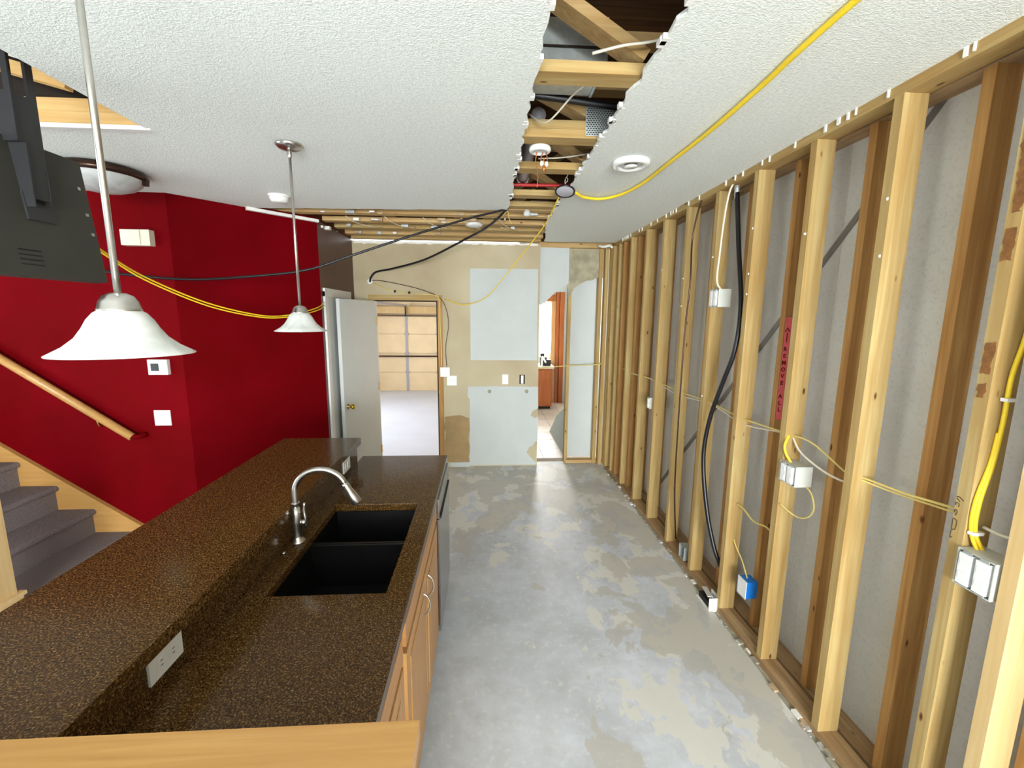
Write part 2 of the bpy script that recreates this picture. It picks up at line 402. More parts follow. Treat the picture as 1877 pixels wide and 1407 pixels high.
# walls --------------------------------------------------------------
RX = 1.4535
wr = struct('wall_right')
YA = 1.5987; SP = .4064
def stud(y_far, x0, x1, mat, z0=.038, z1=2.602):
    return box('stud', (x0, x1), (y_far-.038, y_far), (z0, z1), mat, wr, .0025)
stud_me = None
for k in range(-1, 9):
    dx = (.004, -.003, .002, -.002, .003, 0, -.003, .002, -.001, .003)[k+1]
    stud(YA+SP*k, RX+dx, RX+.089, 'pine_z')
stud(1.040, RX-.004, RX+.089, 'maple_z'); stud(.62, RX, RX+.089, 'pine_z'); stud(.2, RX, RX+.089, 'pine_z'); stud(-.2, RX, RX+.089, 'pine_z')
for yy in (5.0, 5.06, 5.117): stud(yy, RX-.02, RX+.07, 'pine_z')
for k in range(-3, 9):
    o = .02 if k == 1 else 0
    stud(1.815+SP*k+o, 1.56, 1.649, 'pine_old_z')
for xs, yy in ((1.50, 4.93), (1.47, 4.72), (1.5, 4.36)): stud(yy, xs, xs+.06, 'pine_old_z')
box('bottom_plate', (RX, RX+.089), (-5.0, 5.1), (0, .038), 'pine_old_y', wr, .002)
box('bottom_plate', (1.56, 1.649), (-5.0, 5.1), (0, .038), 'pine_old_y', wr, .002)
box('top_plate', (RX, RX+.089), (-5.0, 5.1), (2.602, 2.655), 'pine_y', wr, .002)
box('top_plate', (1.56, 1.649), (-5.0, 5.1), (2.602, 2.655), 'pine_old_y', wr, .002)
for y0, y1 in ((-5.0, -.4), (-.4, .8), (.8, 2.0), (2.0, 3.2), (3.2, 4.4), (4.4, 5.2)):
    box('backing_drywall', (1.65, 1.663), (y0+.0008, y1-.0008), (.02, 2.66), 'backing', wr)
bs = beam('wind_brace', (1.6465, 1.56, 2.66), (1.6465, 3.97, .12), .032, .002, (0, 1, 1), 'strap', wr)
box('sill_edge', (RX-.022, RX-.002), (1.0, 5.0), (0, .005), 'grime', wr)
rr = random.Random(4)
for i in range(70):
    y = rr.uniform(1.2, 4.9); s = rr.uniform(.003, .012); x = RX-.016+rr.uniform(-.014, .014)
    box('debris', (x-s, x+s), (y-s*2, y+s*2), (.004, .006+s*.8), rr.choice(('gypsum', 'paper', 'grime', 'grime', 'concrete')), wr)
for i in range(34):      # scraps of board left at the top plate
    y = rr.uniform(1.3, 4.8); s = rr.uniform(.002, .006)
    box('gypsum_crumb', (RX-.006, RX+.002), (y-s, y+s), (2.618-s, 2.64), 'gypsum', wr)
for k, zz in ((2, 2.3), (2, 1.95), (2, 2.06), (3, 2.2), (4, 1.9), (4, 2.1), (1, 2.2), (0, 2.25), (3, 1.3), (0, 2.05), (5, 2.2)):
    y = YA+SP*k; box('paper_scrap', (RX-.006, RX+.001), (y-.03, y-.024), (zz, zz+.010), 'gypsum', wr)

wf = struct('wall_far')
def wall_quad(name, x, z, mat, par, y=(FAR, FAR+.115)): return box(name, x, y, z, mat, par)
OX0, OX1, OZ = -1.285, -.548, 1.985
bm = bmesh.new()
for x, z in (((-1.48, OX0-.04), (0, CZ-.01)), ((OX0-.04, OX1+.055), (OZ+.06, CZ-.01)), ((OX1+.055, .63), (0, CZ-.01))):
    add_box(bm, x, (FAR, FAR+.115), z)
link('wall_board', mesh_of(bm), 'beige', wf)
up = [(-.173, 1.302), (.612, 1.302), (.606, 2.352), (-.173, 2.350)]
prism('primed_panel', up, 1, FAR-.004, FAR, 'white_wall', wf)
lo = [(-.19, .015), (.60, .015), (.625, .03), (.56, .10), (.50, .17), (.535, .24), (.58, .26), (.60, .30), (.635, .32), (.635, .62), (.60, .60), (.545, .63), (.57, .69), (.635, .72), (.63, .985), (.1, .99), (-.205, .99), (-.21, .86), (-.185, .84)]
prism('primed_panel', lo, 1, FAR-.005, FAR, 'white_wall', wf)
for x, z in ((.047, .929), (.491, .928)):
    lathe('pipe_hole', [(0, .0), (.022, 0), (.022, .004), (0, .004)], (x, FAR-.005, z), 'mottled', wf, 14, Matrix.Rotation(math.pi/2, 3, 'X'))
box('baseboard_strip', (-.43, -.19), (FAR-.012, FAR), (0, .055), 'white_wall', wf)
# exposed rough frame of the garage doorway
box('door_head', (OX0-.04, OX1+.055), (FAR-.012, FAR+.115), (OZ, OZ+.06), 'pine_x', wf)
box('door_jamb', (OX1, OX1+.055), (FAR-.012, FAR+.115), (0, OZ), 'pine_old_z', wf)
box('door_jamb', (OX0-.04, OX0), (FAR-.004, FAR+.115), (0, OZ), 'maple_z', wf)
box('door_stop', (OX0, OX0+.03), (FAR-.004, FAR+.09), (0, OZ-.014), 'paint_white', wf)
prism('tan_panel', ragged([(-.485, .06), (-.195, .06), (-.195, .60), (-.30, .64), (-.485, .62)], .006, .06, 14), 1, FAR-.003, FAR, 'tan_paper', wf)
box('weather_strip', (OX1-.014, OX1), (FAR-.006, FAR+.06), (0, OZ), 'dark_gap', wf)
box('weather_strip', (OX0+.03, OX1-.014), (FAR-.006, FAR+.06), (OZ-.014, OZ), 'dark_gap', wf)
box('strike_plate', (OX1+.0, OX1+.02), (FAR-.016, FAR-.012), (.90, .95), 'brass', wf)
# ragged strip of drywall tape at the top
prism('torn_strip', ragged([(-1.46, 2.605), (.60, 2.612), (.60, 2.632), (-1.46, 2.632)], .004, .04, 9), 1, FAR-.006, FAR, 'gypsum', wf)
# torn out section to the right: studs, old board, hanging sheet
wg = struct('wall_gap')
box('stud', (.985, 1.022), (5.22, 5.31), (0, 2.62), 'pine_z', wg)
box('stud', (1.335, 1.375), (5.18, 5.27), (0, 2.62), 'pine_z', wg)
box('stud', (1.39, 1.43), (5.12, 5.2), (0, 2.62), 'pine_z', wg)
box('top_plate', (.60, 1.46), (5.14, 5.24), (2.60, 2.66), 'pine_old_x', wg)
box('bottom_plate', (1.0, 1.46), (5.2, 5.3), (0, .035), 'pine_old_x', wg)
prism('grey_board', [(1.025, .05), (1.40, .05), (1.40, 2.33), (1.2, 2.30), (1.025, 2.21)], 1, 5.315, 5.328, 'white_wall', wg)
prism('old_board', ragged([(.97, 2.03), (1.05, 2.15), (1.12, 2.2), (1.2, 2.24), (1.44, 2.3), (1.44, 2.62), (.97, 2.62)], .008, .05, 21), 1, 5.205, 5.218, 'mottled', wg)
sh = [(.625, 2.605), (.968, 2.605), (.972, 2.20), (.90, 2.15), (.82, 2.10), (.76, 2.04), (.69, 1.97), (.645, 1.95), (.625, 1.96)]
prism('hanging_sheet', sh, 1, 5.15, 5.156, 'white_wall', wg)
lab = tag(tube('torn_tape', [(1.29, 5.08, 2.62), (1.33, 5.0, 2.595), (1.38, 4.95, 2.60), (1.40, 4.9, 2.575)], .014, 'gypsum', None, 5, 6), 'torn white drywall tape curling in the far ceiling corner by the studs', 'tape')

# left walls
wl = box('wall_stair', (-5.6, -2.2), (3.3, 3.42), (0, CZ+.02), 'red'); tag(wl, kind='structure')
wa = prism('wall_angled', [(-2.2, 3.3), (-1.48, 4.10), (-1.6, 4.18), (-2.2, 3.46)], 2, 0, CZ+.02, 'red'); tag(wa, kind='structure')
wh = box('wall_hall', (-1.6, -1.48), (4.1, 5.25), (0, CZ-.0), 'maroon'); tag(wh, kind='structure')
t1 = struct('trim_1')
box('casing', (-1.48, -1.462), (4.15, 4.225), (0, 2.03), 'paint_white', t1, .004)
box('casing', (-1.48, -1.462), (4.86, 4.935), (0, 2.03), 'paint_white', t1, .004)
box('casing', (-1.48, -1.460), (4.15, 4.935), (1.985, 2.06), 'paint_white', t1, .004)
box('door_2', (-1.479, -1.468), (4.225, 4.86), (0.01, 1.985), 'door_paint')['kind'] = 'structure'
t2 = struct('trim_2')
a, b = Vector((-1.86, 3.672, CZ-.012)), Vector((-1.475, 4.10, CZ-.012))
beam('drywall_edge', a+Vector((.012, -.012, 0)), b+Vector((.012, -.012, 0)), .03, .024, (1, -1, 0), 'gypsum', t2)
rr = random.Random(8)
for i in range(9):
    p = Vector((-1.50+rr.uniform(-.04, .04), 4.12+i*.09, CZ-.02+rr.uniform(-.02, .02))); s = rr.uniform(.012, .03)
    box('gypsum_crumb', (p.x-s, p.x+s*1.2), (p.y-s, p.y+s), (p.z-s*.6, p.z+s*.6), 'gypsum', t2)
# unseen sides of the room: windows let the day in; back sill added to block low light
wb = struct('wall_back')
boxes('wall_board', [((-5.6, -1.35), (-5.15, -5.0), (0, 2.66)), ((1.55, 1.7), (-5.15, -5.0), (0, 2.66)), ((-1.35, 1.55), (-5.15, -5.0), (2.3, 2.66)), ((-1.35, 1.55), (-5.15, -5.0), (0, .75))], 'white_wall', wb)
w1 = struct('window_1')
boxes('window_frame', [((-1.35, 1.55), (-5.14, -5.06), (2.25, 2.3)), ((-1.35, 1.55), (-5.14, -5.06), (.75, .81)), ((-1.35, -1.29), (-5.14, -5.06), (.81, 2.25)), ((1.49, 1.55), (-5.14, -5.06), (.81, 2.25)), ((.06, .14), (-5.14, -5.06), (.81, 2.25))], 'paint_white', w1)
wv = struct('wall_living')
boxes('wall_board', [((-5.75, -5.6), (-5.0, -.9), (0, 2.66)), ((-5.75, -5.6), (1.7, 3.4), (0, 2.66)), ((-5.75, -5.6), (-.9, 1.7), (0, .7)), ((-5.75, -5.6), (-.9, 1.7), (2.3, 2.66))], 'white_wall', wv)
w2 = struct('window_2')
boxes('window_frame', [((-5.74, -5.66), (-.9, 1.7), (2.25, 2.3)), ((-5.74, -5.66), (-.9, 1.7), (.7, .76)), ((-5.74, -5.66), (-.9, -.84), (.76, 2.25)), ((-5.74, -5.66), (1.64, 1.7), (.76, 2.25)), ((-5.74, -5.66), (.37, .43), (.76, 2.25))], 'paint_white', w2)

# ------------------------------------------------------------------ garage beyond the doorway
GZ = -.28; GY = 12.1
tag(box('floor_garage', (-4.2, .35), (5.23, 12.4), (GZ-.1, GZ), 'garage_floor'), kind='structure')
tag(box('step_garage', (OX0-.1, OX1+.1), (5.235, 5.5), (GZ, -.02), 'concrete'), kind='structure')
wgl = struct('wall_garage_left')
boxes('wall_board', [((-4.2, -4.08), (5.23, 6.5), (GZ, 2.5)), ((-4.2, -4.08), (9.9, 12.4), (GZ, 2.5)), ((-4.2, -4.08), (6.5, 9.9), (GZ, .4)), ((-4.2, -4.08), (6.5, 9.9), (2.0, 2.5))], 'garage_wall', wgl)
tag(box('wall_garage_right', (.3, .4), (5.26, 12.4), (GZ, 2.5), 'garage_wall'), kind='structure')
tag(box('wall_garage_front', (-4.2, .3), (GY+.08, GY+.2), (GZ, 2.5), 'garage_wall'), kind='structure')
tag(box('ceiling_garage', (-4.2, .35), (5.23, 12.4), (2.45, 2.5), 'paint_white'), kind='structure')
gd = thing('garage_door', 'tan sectional garage door seen closed through the open doorway', 'garage door', (-2, GY, GZ))
nsec = 4; hgt = 2.1/nsec
for i in range(nsec):
    z0 = GZ+i*hgt
    se = box('door_section', (-3.9, .1), (GY, GY+.04), (z0+.004, z0+hgt-.004), 'garage_panel', gd, .004)
    for x in (-3.0, -2.15, -1.3, -.4):
        box('stile', (x-.035, x+.035), (GY-.012, GY+.002), (z0+.006, z0+hgt-.006), 'pvc_grey', se)
        if i: boxes('hinge', [((x-.05, x+.05), (GY-.03, GY-.01), (z0-.035, z0+.035))], 'pvc_grey', se)
box('strut', (-3.9, .1), (GY-.06, GY), (.67, .71), 'bronze', gd); box('strut', (-3.9, .1), (GY-.06, GY), (1.77, 1.80), 'bronze', gd)
hd = thing('garage_header', 'pale wooden header beam above the tan garage door', 'beam', (-2, GY, 1.85)); box('header_board', (-4.0, .25), (GY-.10, GY+.07), (1.85, 2.03), 'maple_z', hd)
tr = thing('opener_rail', 'grey opener rail running back from the garage door top', 'rail', (-2.13, 9, 2.15))
box('rail_bar', (-2.16, -2.10), (7.5, GY-.11), (2.03, 2.08), 'pvc_grey', tr); box('rail_arm', (-2.145, -2.115), (GY-.2, GY-.14), (1.80, 2.03), 'bronze', tr)
box('rail_hanger', (-2.145, -2.115), (9, 9.03), (2.08, 2.45), 'pvc_grey', tr)

# ------------------------------------------------------------------ bathroom seen through the torn opening
tag(box('floor_bath', (.40, 2.1), (5.26, 9.4), (-.1, -.006), 'grout'), kind='structure')
ft = struct('floor_bath_tiles')
for i in range(5):
    for j in range(9):
        box('tile', (.42+i*.333, .42+i*.333+.325), (5.40+j*.42, 5.40+j*.42+.412), (-.006, 0), 'tile', ft)
wbt = struct('wall_bath')
boxes('wall_board', [((.3999, .52), (5.24, 9.4), (0, 2.66)), ((2.0, 2.1), (5.3, 9.4), (0, 2.66)), ((.5, .95), (9.05, 9.15), (0, 2.66)), ((1.42, 2.1), (9.05, 9.15), (0, 2.66)), ((.95, 1.42), (9.05, 9.15), (0, 1.0)), ((.95, 1.42), (9.05, 9.15), (2.12, 2.66)), ((.4, 2.1), (5.3, 9.2), (2.66, 2.7))], 'white_wall', wbt)
w3 = struct('window_3')
boxes('window_frame', [((.95, 1.42), (9.04, 9.07), (2.08, 2.12)), ((.95, 1.42), (9.04, 9.07), (1.0, 1.05)), ((1.19, 1.21), (9.04, 9.07), (1.05, 2.08))], 'paint_white', w3)
va = thing('vanity', 'orange oak vanity cabinet under the bright window beyond the torn opening', 'cabinet', (1.0, 8.5, 0))
box('cabinet_body', (.60, 1.30), (8.35, 8.95), (.06, .81), 'orange_oak', va); box('toe_kick', (.62, 1.28), (8.40, 8.95), (0, .06), 'dark_gap', va)
box('vanity_top', (.58, 1.33), (8.32, 8.97), (.81, .85), 'plastic_cream', va)
for x0 in (.64, .97): box('cabinet_door', (x0, x0+.30), (8.33, 8.35), (.10, .77), 'orange_oak', va, .006)
tag(boxes('toiletry_bag', [((1.08, 1.2), (8.45, 8.6), (.85, 1.02)), ((1.17, 1.28), (8.42, 8.55), (.85, .97)), ((1.10, 1.17), (8.6, 8.66), (.98, 1.08))], 'black_matte', None, .02), 'black soft bag lying on the vanity top in front of the window', 'bag')
tube_f = tag(tube('vanity_faucet', [(1.10, 8.38, .85), (1.10, 8.36, 1.0), (1.11, 8.32, 1.03), (1.16, 8.27, .93)], .018, 'plastic_white', None), 'white curved faucet standing on the oak vanity', 'faucet')
tc = struct('trim_3')
box('casing', (1.36, 1.45), (9.02, 9.05), (0, 2.3), 'oak_z', tc); box('casing', (1.46, 1.52), (8.99, 9.05), (0, 2.3), 'orange_oak', tc); box('casing', (1.53, 1.62), (8.95, 9.05), (0, 2.3), 'orange_oak', tc)
box('casing', (1.0, 1.45), (9.0, 9.05), (2.12, 2.25), 'orange_oak', tc)
bm = bmesh.new(); q = [(1.03, 5.44, 0), (1.02, 6.7, 0), (1.06, 6.3, .35), (1.10, 5.46, .74)]
V0 = [bm.verts.new(p) for p in q]; V1 = [bm.verts.new((p[0]+.012, p[1], p[2])) for p in q]
bm.faces.new(V0); bm.faces.new(V1[::-1])
for i in range(4): bm.faces.new((V0[i], V0[(i+1) % 4], V1[(i+1) % 4], V1[i]))
tag(link('drywall_offcut', mesh_of(bm), 'white_wall'), 'white drywall offcut leaning on the stud inside the torn opening', 'drywall scrap')

# ------------------------------------------------------------------ door to the garage
HX, HY, TH, DW_ = -1.268, 5.085, math.radians(103), .75
d = Vector((math.cos(TH), -math.sin(TH), 0)); nrm = Vector((math.sin(TH), math.cos(TH), 0))   # nrm points to +X side
dr = struct('door_1', (HX, HY, 0))
def dbox(name, a0, a1, t0, t1, z0, z1, mat, par, bev=0):
    bm = bmesh.new(); O = Vector((HX, HY, 0)); vs = [bm.verts.new(O+d*a+nrm*t+Vector((0, 0, z))) for a in (a0, a1) for t in (t0, t1) for z in (z0, z1)]
    for qd in ((0, 1, 3, 2), (4, 6, 7, 5), (0, 4, 5, 1), (2, 3, 7, 6), (0, 2, 6, 4), (1, 5, 7, 3)): bm.faces.new([vs[i] for i in qd])
    return link(name, mesh_of(bm, False, bev), mat, par)
dbox('door_leaf', .0, DW_, 0, .036, .012, 1.972, 'door_paint', dr, .002)
dbox('door_edge', -.012, 0, 0, .036, .012, 1.972, 'paint_white', dr)
O = Vector((HX, HY, 0))
pk = O+d*(DW_-.065)+Vector((0, 0, .90))
rotk = Vector((0, 0, 1)).rotation_difference(nrm).to_matrix()
lathe('door_knob', [(0, 0), (.03, 0), (.03, .006), (.012, .012), (.012, .035), (.026, .045), (.029, .058), (.022, .07), (0, .073)], pk+nrm*.036, 'brass', dr, 20, rotk)
lathe('door_knob', [(0, 0), (.03, 0), (.03, .006), (.012, .012), (.0, .013)], pk-nrm*.0, 'brass', dr, 20, Vector((0, 0, 1)).rotation_difference(-nrm).to_matrix())
for z in (.25, 1.0, 1.75): dbox('hinge', -.016, .005, .036, .042, z-.045, z+.045, 'brass', dr)

# ------------------------------------------------------------------ island
CT = .914
ct = thing('countertop', 'speckled dark brown stone countertop holding the black double sink', 'countertop', (-.5, 1.7, CT-.038))
xs = (-.80, -.722, -.332, -.25); ys = (.70, 1.345, 2.042, 2.785)
bm = bmesh.new(); V = {}
for i, x in enumerate(xs):
    for j, y in enumerate(ys):
        for k, z in enumerate((CT-.038, CT)): V[i, j, k] = bm.verts.new((x, y, z))
for i in range(3):
    for j in range(3):
        if (i, j) == (1, 1): continue
        for k in (0, 1): bm.faces.new([V[i, j, k], V[i+1, j, k], V[i+1, j+1, k], V[i, j+1, k]])
def side(a, b): bm.faces.new([V[a[0], a[1], 0], V[b[0], b[1], 0], V[b[0], b[1], 1], V[a[0], a[1], 1]])
for i in range(3):
    side((i, 0), (i+1, 0)); side((i, 3), (i+1, 3)); side((0, i), (0, i+1)); side((3, i), (3, i+1))
for a, b in (((1, 1), (2, 1)), ((1, 2), (2, 2)), ((1, 1), (1, 2)), ((2, 1), (2, 2))): side(a, b)
bmesh.ops.recalc_face_normals(bm, faces=bm.faces[:])
link('slab', mesh_of(bm, False, .005), 'granite', ct)
bsl = box('backsplash', (-.815, -.797), (.70, 2.66), (CT, 1.03), 'granite', ct)
bt = tag(box('bar_top', (-1.235, -.772), (.70, 2.665), (1.031, 1.07), 'granite', None, .012), 'raised dark brown stone breakfast bar top beside the red stair wall', 'bar top')
tag(box('wall_bar', (-.95, -.816), (.70, 2.64), (0, 1.03), 'red'), kind='structure')
cp = tag(box('wall_cap', (-1.35, -.12), (.40, .694), (1.066, 1.101), 'oak_x', None, .012), 'light wooden cap board along the near end of the island', 'cap board')
tag(box('wall_island_end', (-1.3, -.16), (.46, .66), (0, 1.065), 'paint_white'), kind='structure')

# sink
sk = thing('kitchen_sink', 'black double bowl undermount sink set into the countertop', 'sink', (-.53, 1.7, .67))
def bowl(y0, y1):
    x0, x1, zt, zb, th = -.735, -.318, CT-.039, .69, .012
    bm = bmesh.new()
    def ring(i, z, r): return [bm.verts.new(p) for p in ((x0+i, y0+i, z), (x1-i, y0+i, z), (x1-i, y1-i, z), (x0+i, y1-i, z))]
    R = [ring(0, zt, 0), ring(th, zt, 0), ring(th+.012, zb+.012, 0)]; O_ = ring(0, zb, 0)
    for a, b in zip(R, R[1:]):
        for k in range(4): bm.faces.new((a[k], a[(k+1) % 4], b[(k+1) % 4], b[k]))
    bm.faces.new(R[-1]); bm.faces.new(O_[::-1])
    for k in range(4): bm.faces.new((R[0][k], O_[k], O_[(k+1) % 4], R[0][(k+1) % 4]))
    return link('bowl', mesh_of(bm, False, .006), 'sink', sk)
bowl(1.33, 1.735); bowl(1.739, 2.057)
for y in (1.54, 1.90): lathe('drain', [(0, 0), (.045, 0), (.045, .004), (.03, .004), (.028, .001), (0, .001)], (-.53, y, .7025), 'black_matte', sk, 24)
# faucet
fa = thing('kitchen_faucet', 'brushed nickel gooseneck faucet rising behind the black sink', 'faucet', (-.757, 1.69, CT))
fx, fy = -.757, 1.69
lathe('body', [(0, 0), (.028, 0), (.028, .006), (.022, .012), (.0165, .03), (.019, .07), (.0205, .09), (.0165, .125), (.013, .15), (.0, .15)], (fx, fy, CT), 'steel', fa, 24)
pts = [(fx, fy, CT+.14), (fx, fy, CT+.215)]
for i in range(1, 12):
    a = math.pi*i/11*.90; pts.append((fx+.098*(1-math.cos(a)), fy+.012*i/11, CT+.215+.088*math.sin(a)))
e = Vector(pts[-1]); dv = (e-Vector(pts[-2])).normalized()
bm = bmesh.new(); add_tube(bm, smooth_path(pts, 3), .0115, 12); link('gooseneck', mesh_of(bm, True), 'steel', fa)
rs = Vector((0, 0, 1)).rotation_difference(dv).to_matrix()
lathe('spray_head', [(0, 0), (.0125, 0), (.0135, .01), (.0145, .035), (.019, .065), (.021, .094), (.018, .098), (0, .098)], e, 'steel', fa, 20, rs)
hx = fx+.022
lathe('handle_hub', [(0, 0), (.011, 0), (.011, .018), (.006, .022), (0, .022)], (fx+.014, fy, CT+.085), 'steel', fa, 14, Matrix.Rotation(math.pi/2, 3, 'Y'))
tube('handle_lever', [(hx+.012, fy, CT+.065), (hx+.012, fy, CT+.10), (hx+.008, fy+.003, CT+.13), (hx+.010, fy+.005, CT+.165)], .0055, 'steel', fa, 4)
lathe('collar', [(.0118, 0), (.0155, .001), (.0155, .005), (.0118, .006)], (fx, fy, CT+.165), 'steel', fa, 18)
tag(lathe('air_gap_button', [(0, 0), (.008, 0), (.008, .008), (0, .01)], (-.775, 1.60, CT), 'steel', None, 14), 'small round metal button on the countertop beside the faucet', 'button')

# cabinets
FX = -.272
def cabinet(name, label, y0, y1, fronts, handles):
    t = thing(name, label, 'cabinet', (-.5, (y0+y1)/2, 0), 'island base cabinets')
    boxes('body', [((-.79, FX-.02), (y0, y0+.018), (.1, CT-.04)), ((-.79, FX-.02), (y1-.018, y1), (.1, CT-.04)), ((-.79, FX-.02), (y0+.018, y1-.018), (.1, .118)), ((-.795, -.785), (y0+.018, y1-.018), (.118, CT-.04))], 'oak_z', t)
    boxes('face_frame', [((FX-.02, FX), (y0, y0+.04), (.1, CT-.04)), ((FX-.02, FX), (y1-.04, y1), (.1, CT-.04)), ((FX-.02, FX), (y0+.04, y1-.04), (CT-.085, CT-.04)), ((FX-.02, FX), (y0+.04, y1-.04), (.1, .14)), ((FX-.02, FX), (y0+.04, y1-.04), (.73, .765))], 'oak_z', t)
    box('toe_kick', (-.79, FX-.07), (y0, y1), (0, .1), 'dark_gap', t)
    for nm, a, b, z0, z1, h in fronts:
        f = box(nm, (FX, FX+.018), (a, b), (z0, z1), 'oak_z' if nm == 'door' else 'oak_y', t, .004)
        if nm == 'door':
            box('panel', (FX+.0181, FX+.021), (a+.06, b-.06), (z0+.06, z1-.06), 'oak_z', f, .001)
        if h:
            hy, hz = h; p = [(FX+.018, hy, hz-.05), (FX+.036, hy, hz-.035), (FX+.046, hy, hz), (FX+.036, hy, hz+.035), (FX+.018, hy, hz+.05)]
            tube('handle', p, .004, 'steel', f, 4)
    return t
cabinet('base_cabinet', 'oak base cabinet nearest the wooden cap board', .715, 1.235,
        [('drawer_front', .74, 1.21, .775, .86, None), ('door', .74, 1.21, .12, .75, None)], None)
cabinet('base_cabinet', 'oak double door cabinet beneath the black sink', 1.24, 2.165,
        [('drawer_front', 1.265, 2.14, .775, .86, None), ('door', 1.265, 1.692, .12, .75, (1.63, .66)), ('door', 1.70, 2.14, .12, .75, (1.76, .66))], None)
dw = thing('dishwasher', 'stainless dishwasher between the sink cabinet and far end of island', 'dishwasher', (-.5, 2.47, 0))
box('tub', (-.79, -.27), (2.17, 2.755), (.1, CT-.04), 'black_matte', dw); box('door', (-.27, -.243), (2.172, 2.753), (.11, .76), 'stainless', dw, .004)
box('control_panel', (-.27, -.243), (2.172, 2.753), (.765, CT-.042), 'stainless', dw, .004); box('kick_plate', (-.79, -.30), (2.18, 2.75), (0, .1), 'black_matte', dw)
box('handle_lip', (-.243, -.236), (2.20, 2.72), (.755, .768), 'black_matte', dw)
tag(box('end_panel', (-.80, -.262), (2.758, 2.782), (0, CT-.039), 'oak_z'), 'oak end panel closing the far end of the island', 'panel')

# outlets
def outlet(name, label, cx, cz, y=None, axis='Y', pos=0, w_=.07, h_=.115, kind='duplex', mat='plastic_white', sgn=-1, group=None):
    """cover plate lying in a wall: axis = normal axis, pos = wall coordinate, sgn = side it sticks out to"""
    t = thing(name, label, 'outlet' if kind == 'duplex' else 'switch', (0, 0, 0), group)
    def B(nm, u, v, d0, d1, mt, par, bev=0):
        dd = sorted((pos+sgn*d0, pos+sgn*d1))
        if axis == 'Y': return box(nm, u, dd, v, mt, par, bev)
        return box(nm, dd, u, v, mt, par, bev)
    pl = B('cover_plate', (cx-w_/2, cx+w_/2), (cz-h_/2, cz+h_/2), 0, .006, mat, t, .0015)
    horiz = w_ > h_
    n = 2
    for s in (-1, 1):
        ux, uz = (cx+s*.02*(1 if horiz else 0), cz+s*.02*(0 if horiz else 1))
        if kind == 'duplex':
            rc = B('receptacle', (ux-.014, ux+.014), (uz-.014, uz+.014), .0055, .0085, mat, t, .001)
            for q in (-1, 1):
                if horiz: B('slot', (ux-.004, ux+.004), (uz+q*.006-.001, uz+q*.006+.001), .0084, .0088, 'dark_gap', rc)
                else: B('slot', (ux+q*.006-.001, ux+q*.006+.001), (uz-.004, uz+.004), .0084, .0088, 'dark_gap', rc)
        else:
            B('toggle', (cx+s*w_*.2-.006, cx+s*w_*.2+.006), (cz-.011, cz+.011), .0055, .012, mat, t, .001)
    return t
outlet('outlet', 'white outlet plate on the backsplash near the wooden cap', 1.012, .985, axis='X', pos=-.797, w_=.112, h_=.07, sgn=1)
outlet('outlet', 'white outlet plate at the far end of the backsplash', 2.44, .975, axis='X', pos=-.797, w_=.112, h_=.07, sgn=1)
outlet('outlet', 'white outlet plate on the beige far wall between white panels', .235, 1.074, axis='Y', pos=FAR)
outlet('switch_plate', 'white double switch plate on the beige wall beside the garage doorway', -.395, 1.06, axis='Y', pos=FAR, w_=.115, h_=.115, kind='switch')
outlet('switch_plate', 'white double switch plate low on the red stair wall', -2.387, 1.055, axis='Y', pos=3.3, w_=.115, h_=.115, kind='switch')
t = thing('open_outlet_box', 'open electrical box hole with bare receptacle in the beige far wall', 'outlet', (.437, FAR, 1.074))
boxes('box_hole', [((.405, .469), (FAR-.002, FAR), (1.02, 1.128))], 'dark_gap', t); box('receptacle', (.422, .452), (FAR-.012, FAR-.002), (1.025, 1.122), 'plastic_white', t, .003)
t = thing('junction_box', 'white square junction box on the wall edge by the garage doorway', 'junction box', (-.466, FAR, 1.165))
box('housing', (-.525, -.415), (FAR-.045, FAR), (1.11, 1.22), 'plastic_white', t, .006); box('lid', (-.515, -.425), (FAR-.049, FAR-.0451), (1.12, 1.21), 'plastic_white', t, .002)

# devices on the red wall
t = thing('door_chime', 'cream rectangular door chime high on the red stair wall', 'door chime', (-2.395, 3.3, 2.333))
box('housing', (-2.49, -2.30), (3.25, 3.3), (2.28, 2.385), 'plastic_cream', t, .006); box('front_panel', (-2.485, -2.36), (3.243, 3.2499), (2.285, 2.38), 'plastic_cream', t, .003)
t = thing('thermostat', 'white thermostat with small dark screen on the red stair wall', 'thermostat', (-2.36, 3.3, 1.435))
box('housing', (-2.43, -2.295), (3.27, 3.3), (1.38, 1.49), 'plastic_white', t, .008); box('display', (-2.408, -2.355), (3.2665, 3.2699), (1.408, 1.462), 'screen', t)

# ------------------------------------------------------------------ staircase
st = thing('staircase', 'carpeted staircase climbing left along the red wall', 'stairs', (-2.7, 2.8, 0))
for k in range(11):
    x1 = -2.70-.238*k; z1 = .177+.187*k
    if z1 > 2.5: break
    n = 6; prof = [(x1-.27, max(0, z1-.187)), (x1-.012, max(0, z1-.187)), (x1-.012, z1-.045)]
    for i in range(n+1):
        a = -math.pi/2+math.pi*i/n*1.0
        prof.append((x1-.006+.022*math.cos(a), z1-.022+.022*math.sin(a)))
    prof += [(x1-.27, z1)]
    prism('tread', prof, 1, 2.40, 3.265, 'carpet', st)
sk_top0, sk_top1 = (-2.50, .124), (-5.2, 2.04)
prism('skirt_board', [(-2.48, .0), (-2.48, .125), (-5.2, 2.055), (-5.2, 1.6), (-2.72, 0)], 1, 3.266, 3.298, 'oak_x', st)
nw = thing('newel_post', 'light wooden newel post with square base at the stair foot', 'newel post', (-2.66, 2.33, 0))
box('base_block', (-2.72, -2.595), (2.27, 2.395), (0, .255), 'maple_z', nw, .006); box('base_cap', (-2.73, -2.585), (2.26, 2.405), (.255, .275), 'maple_z', nw, .006)
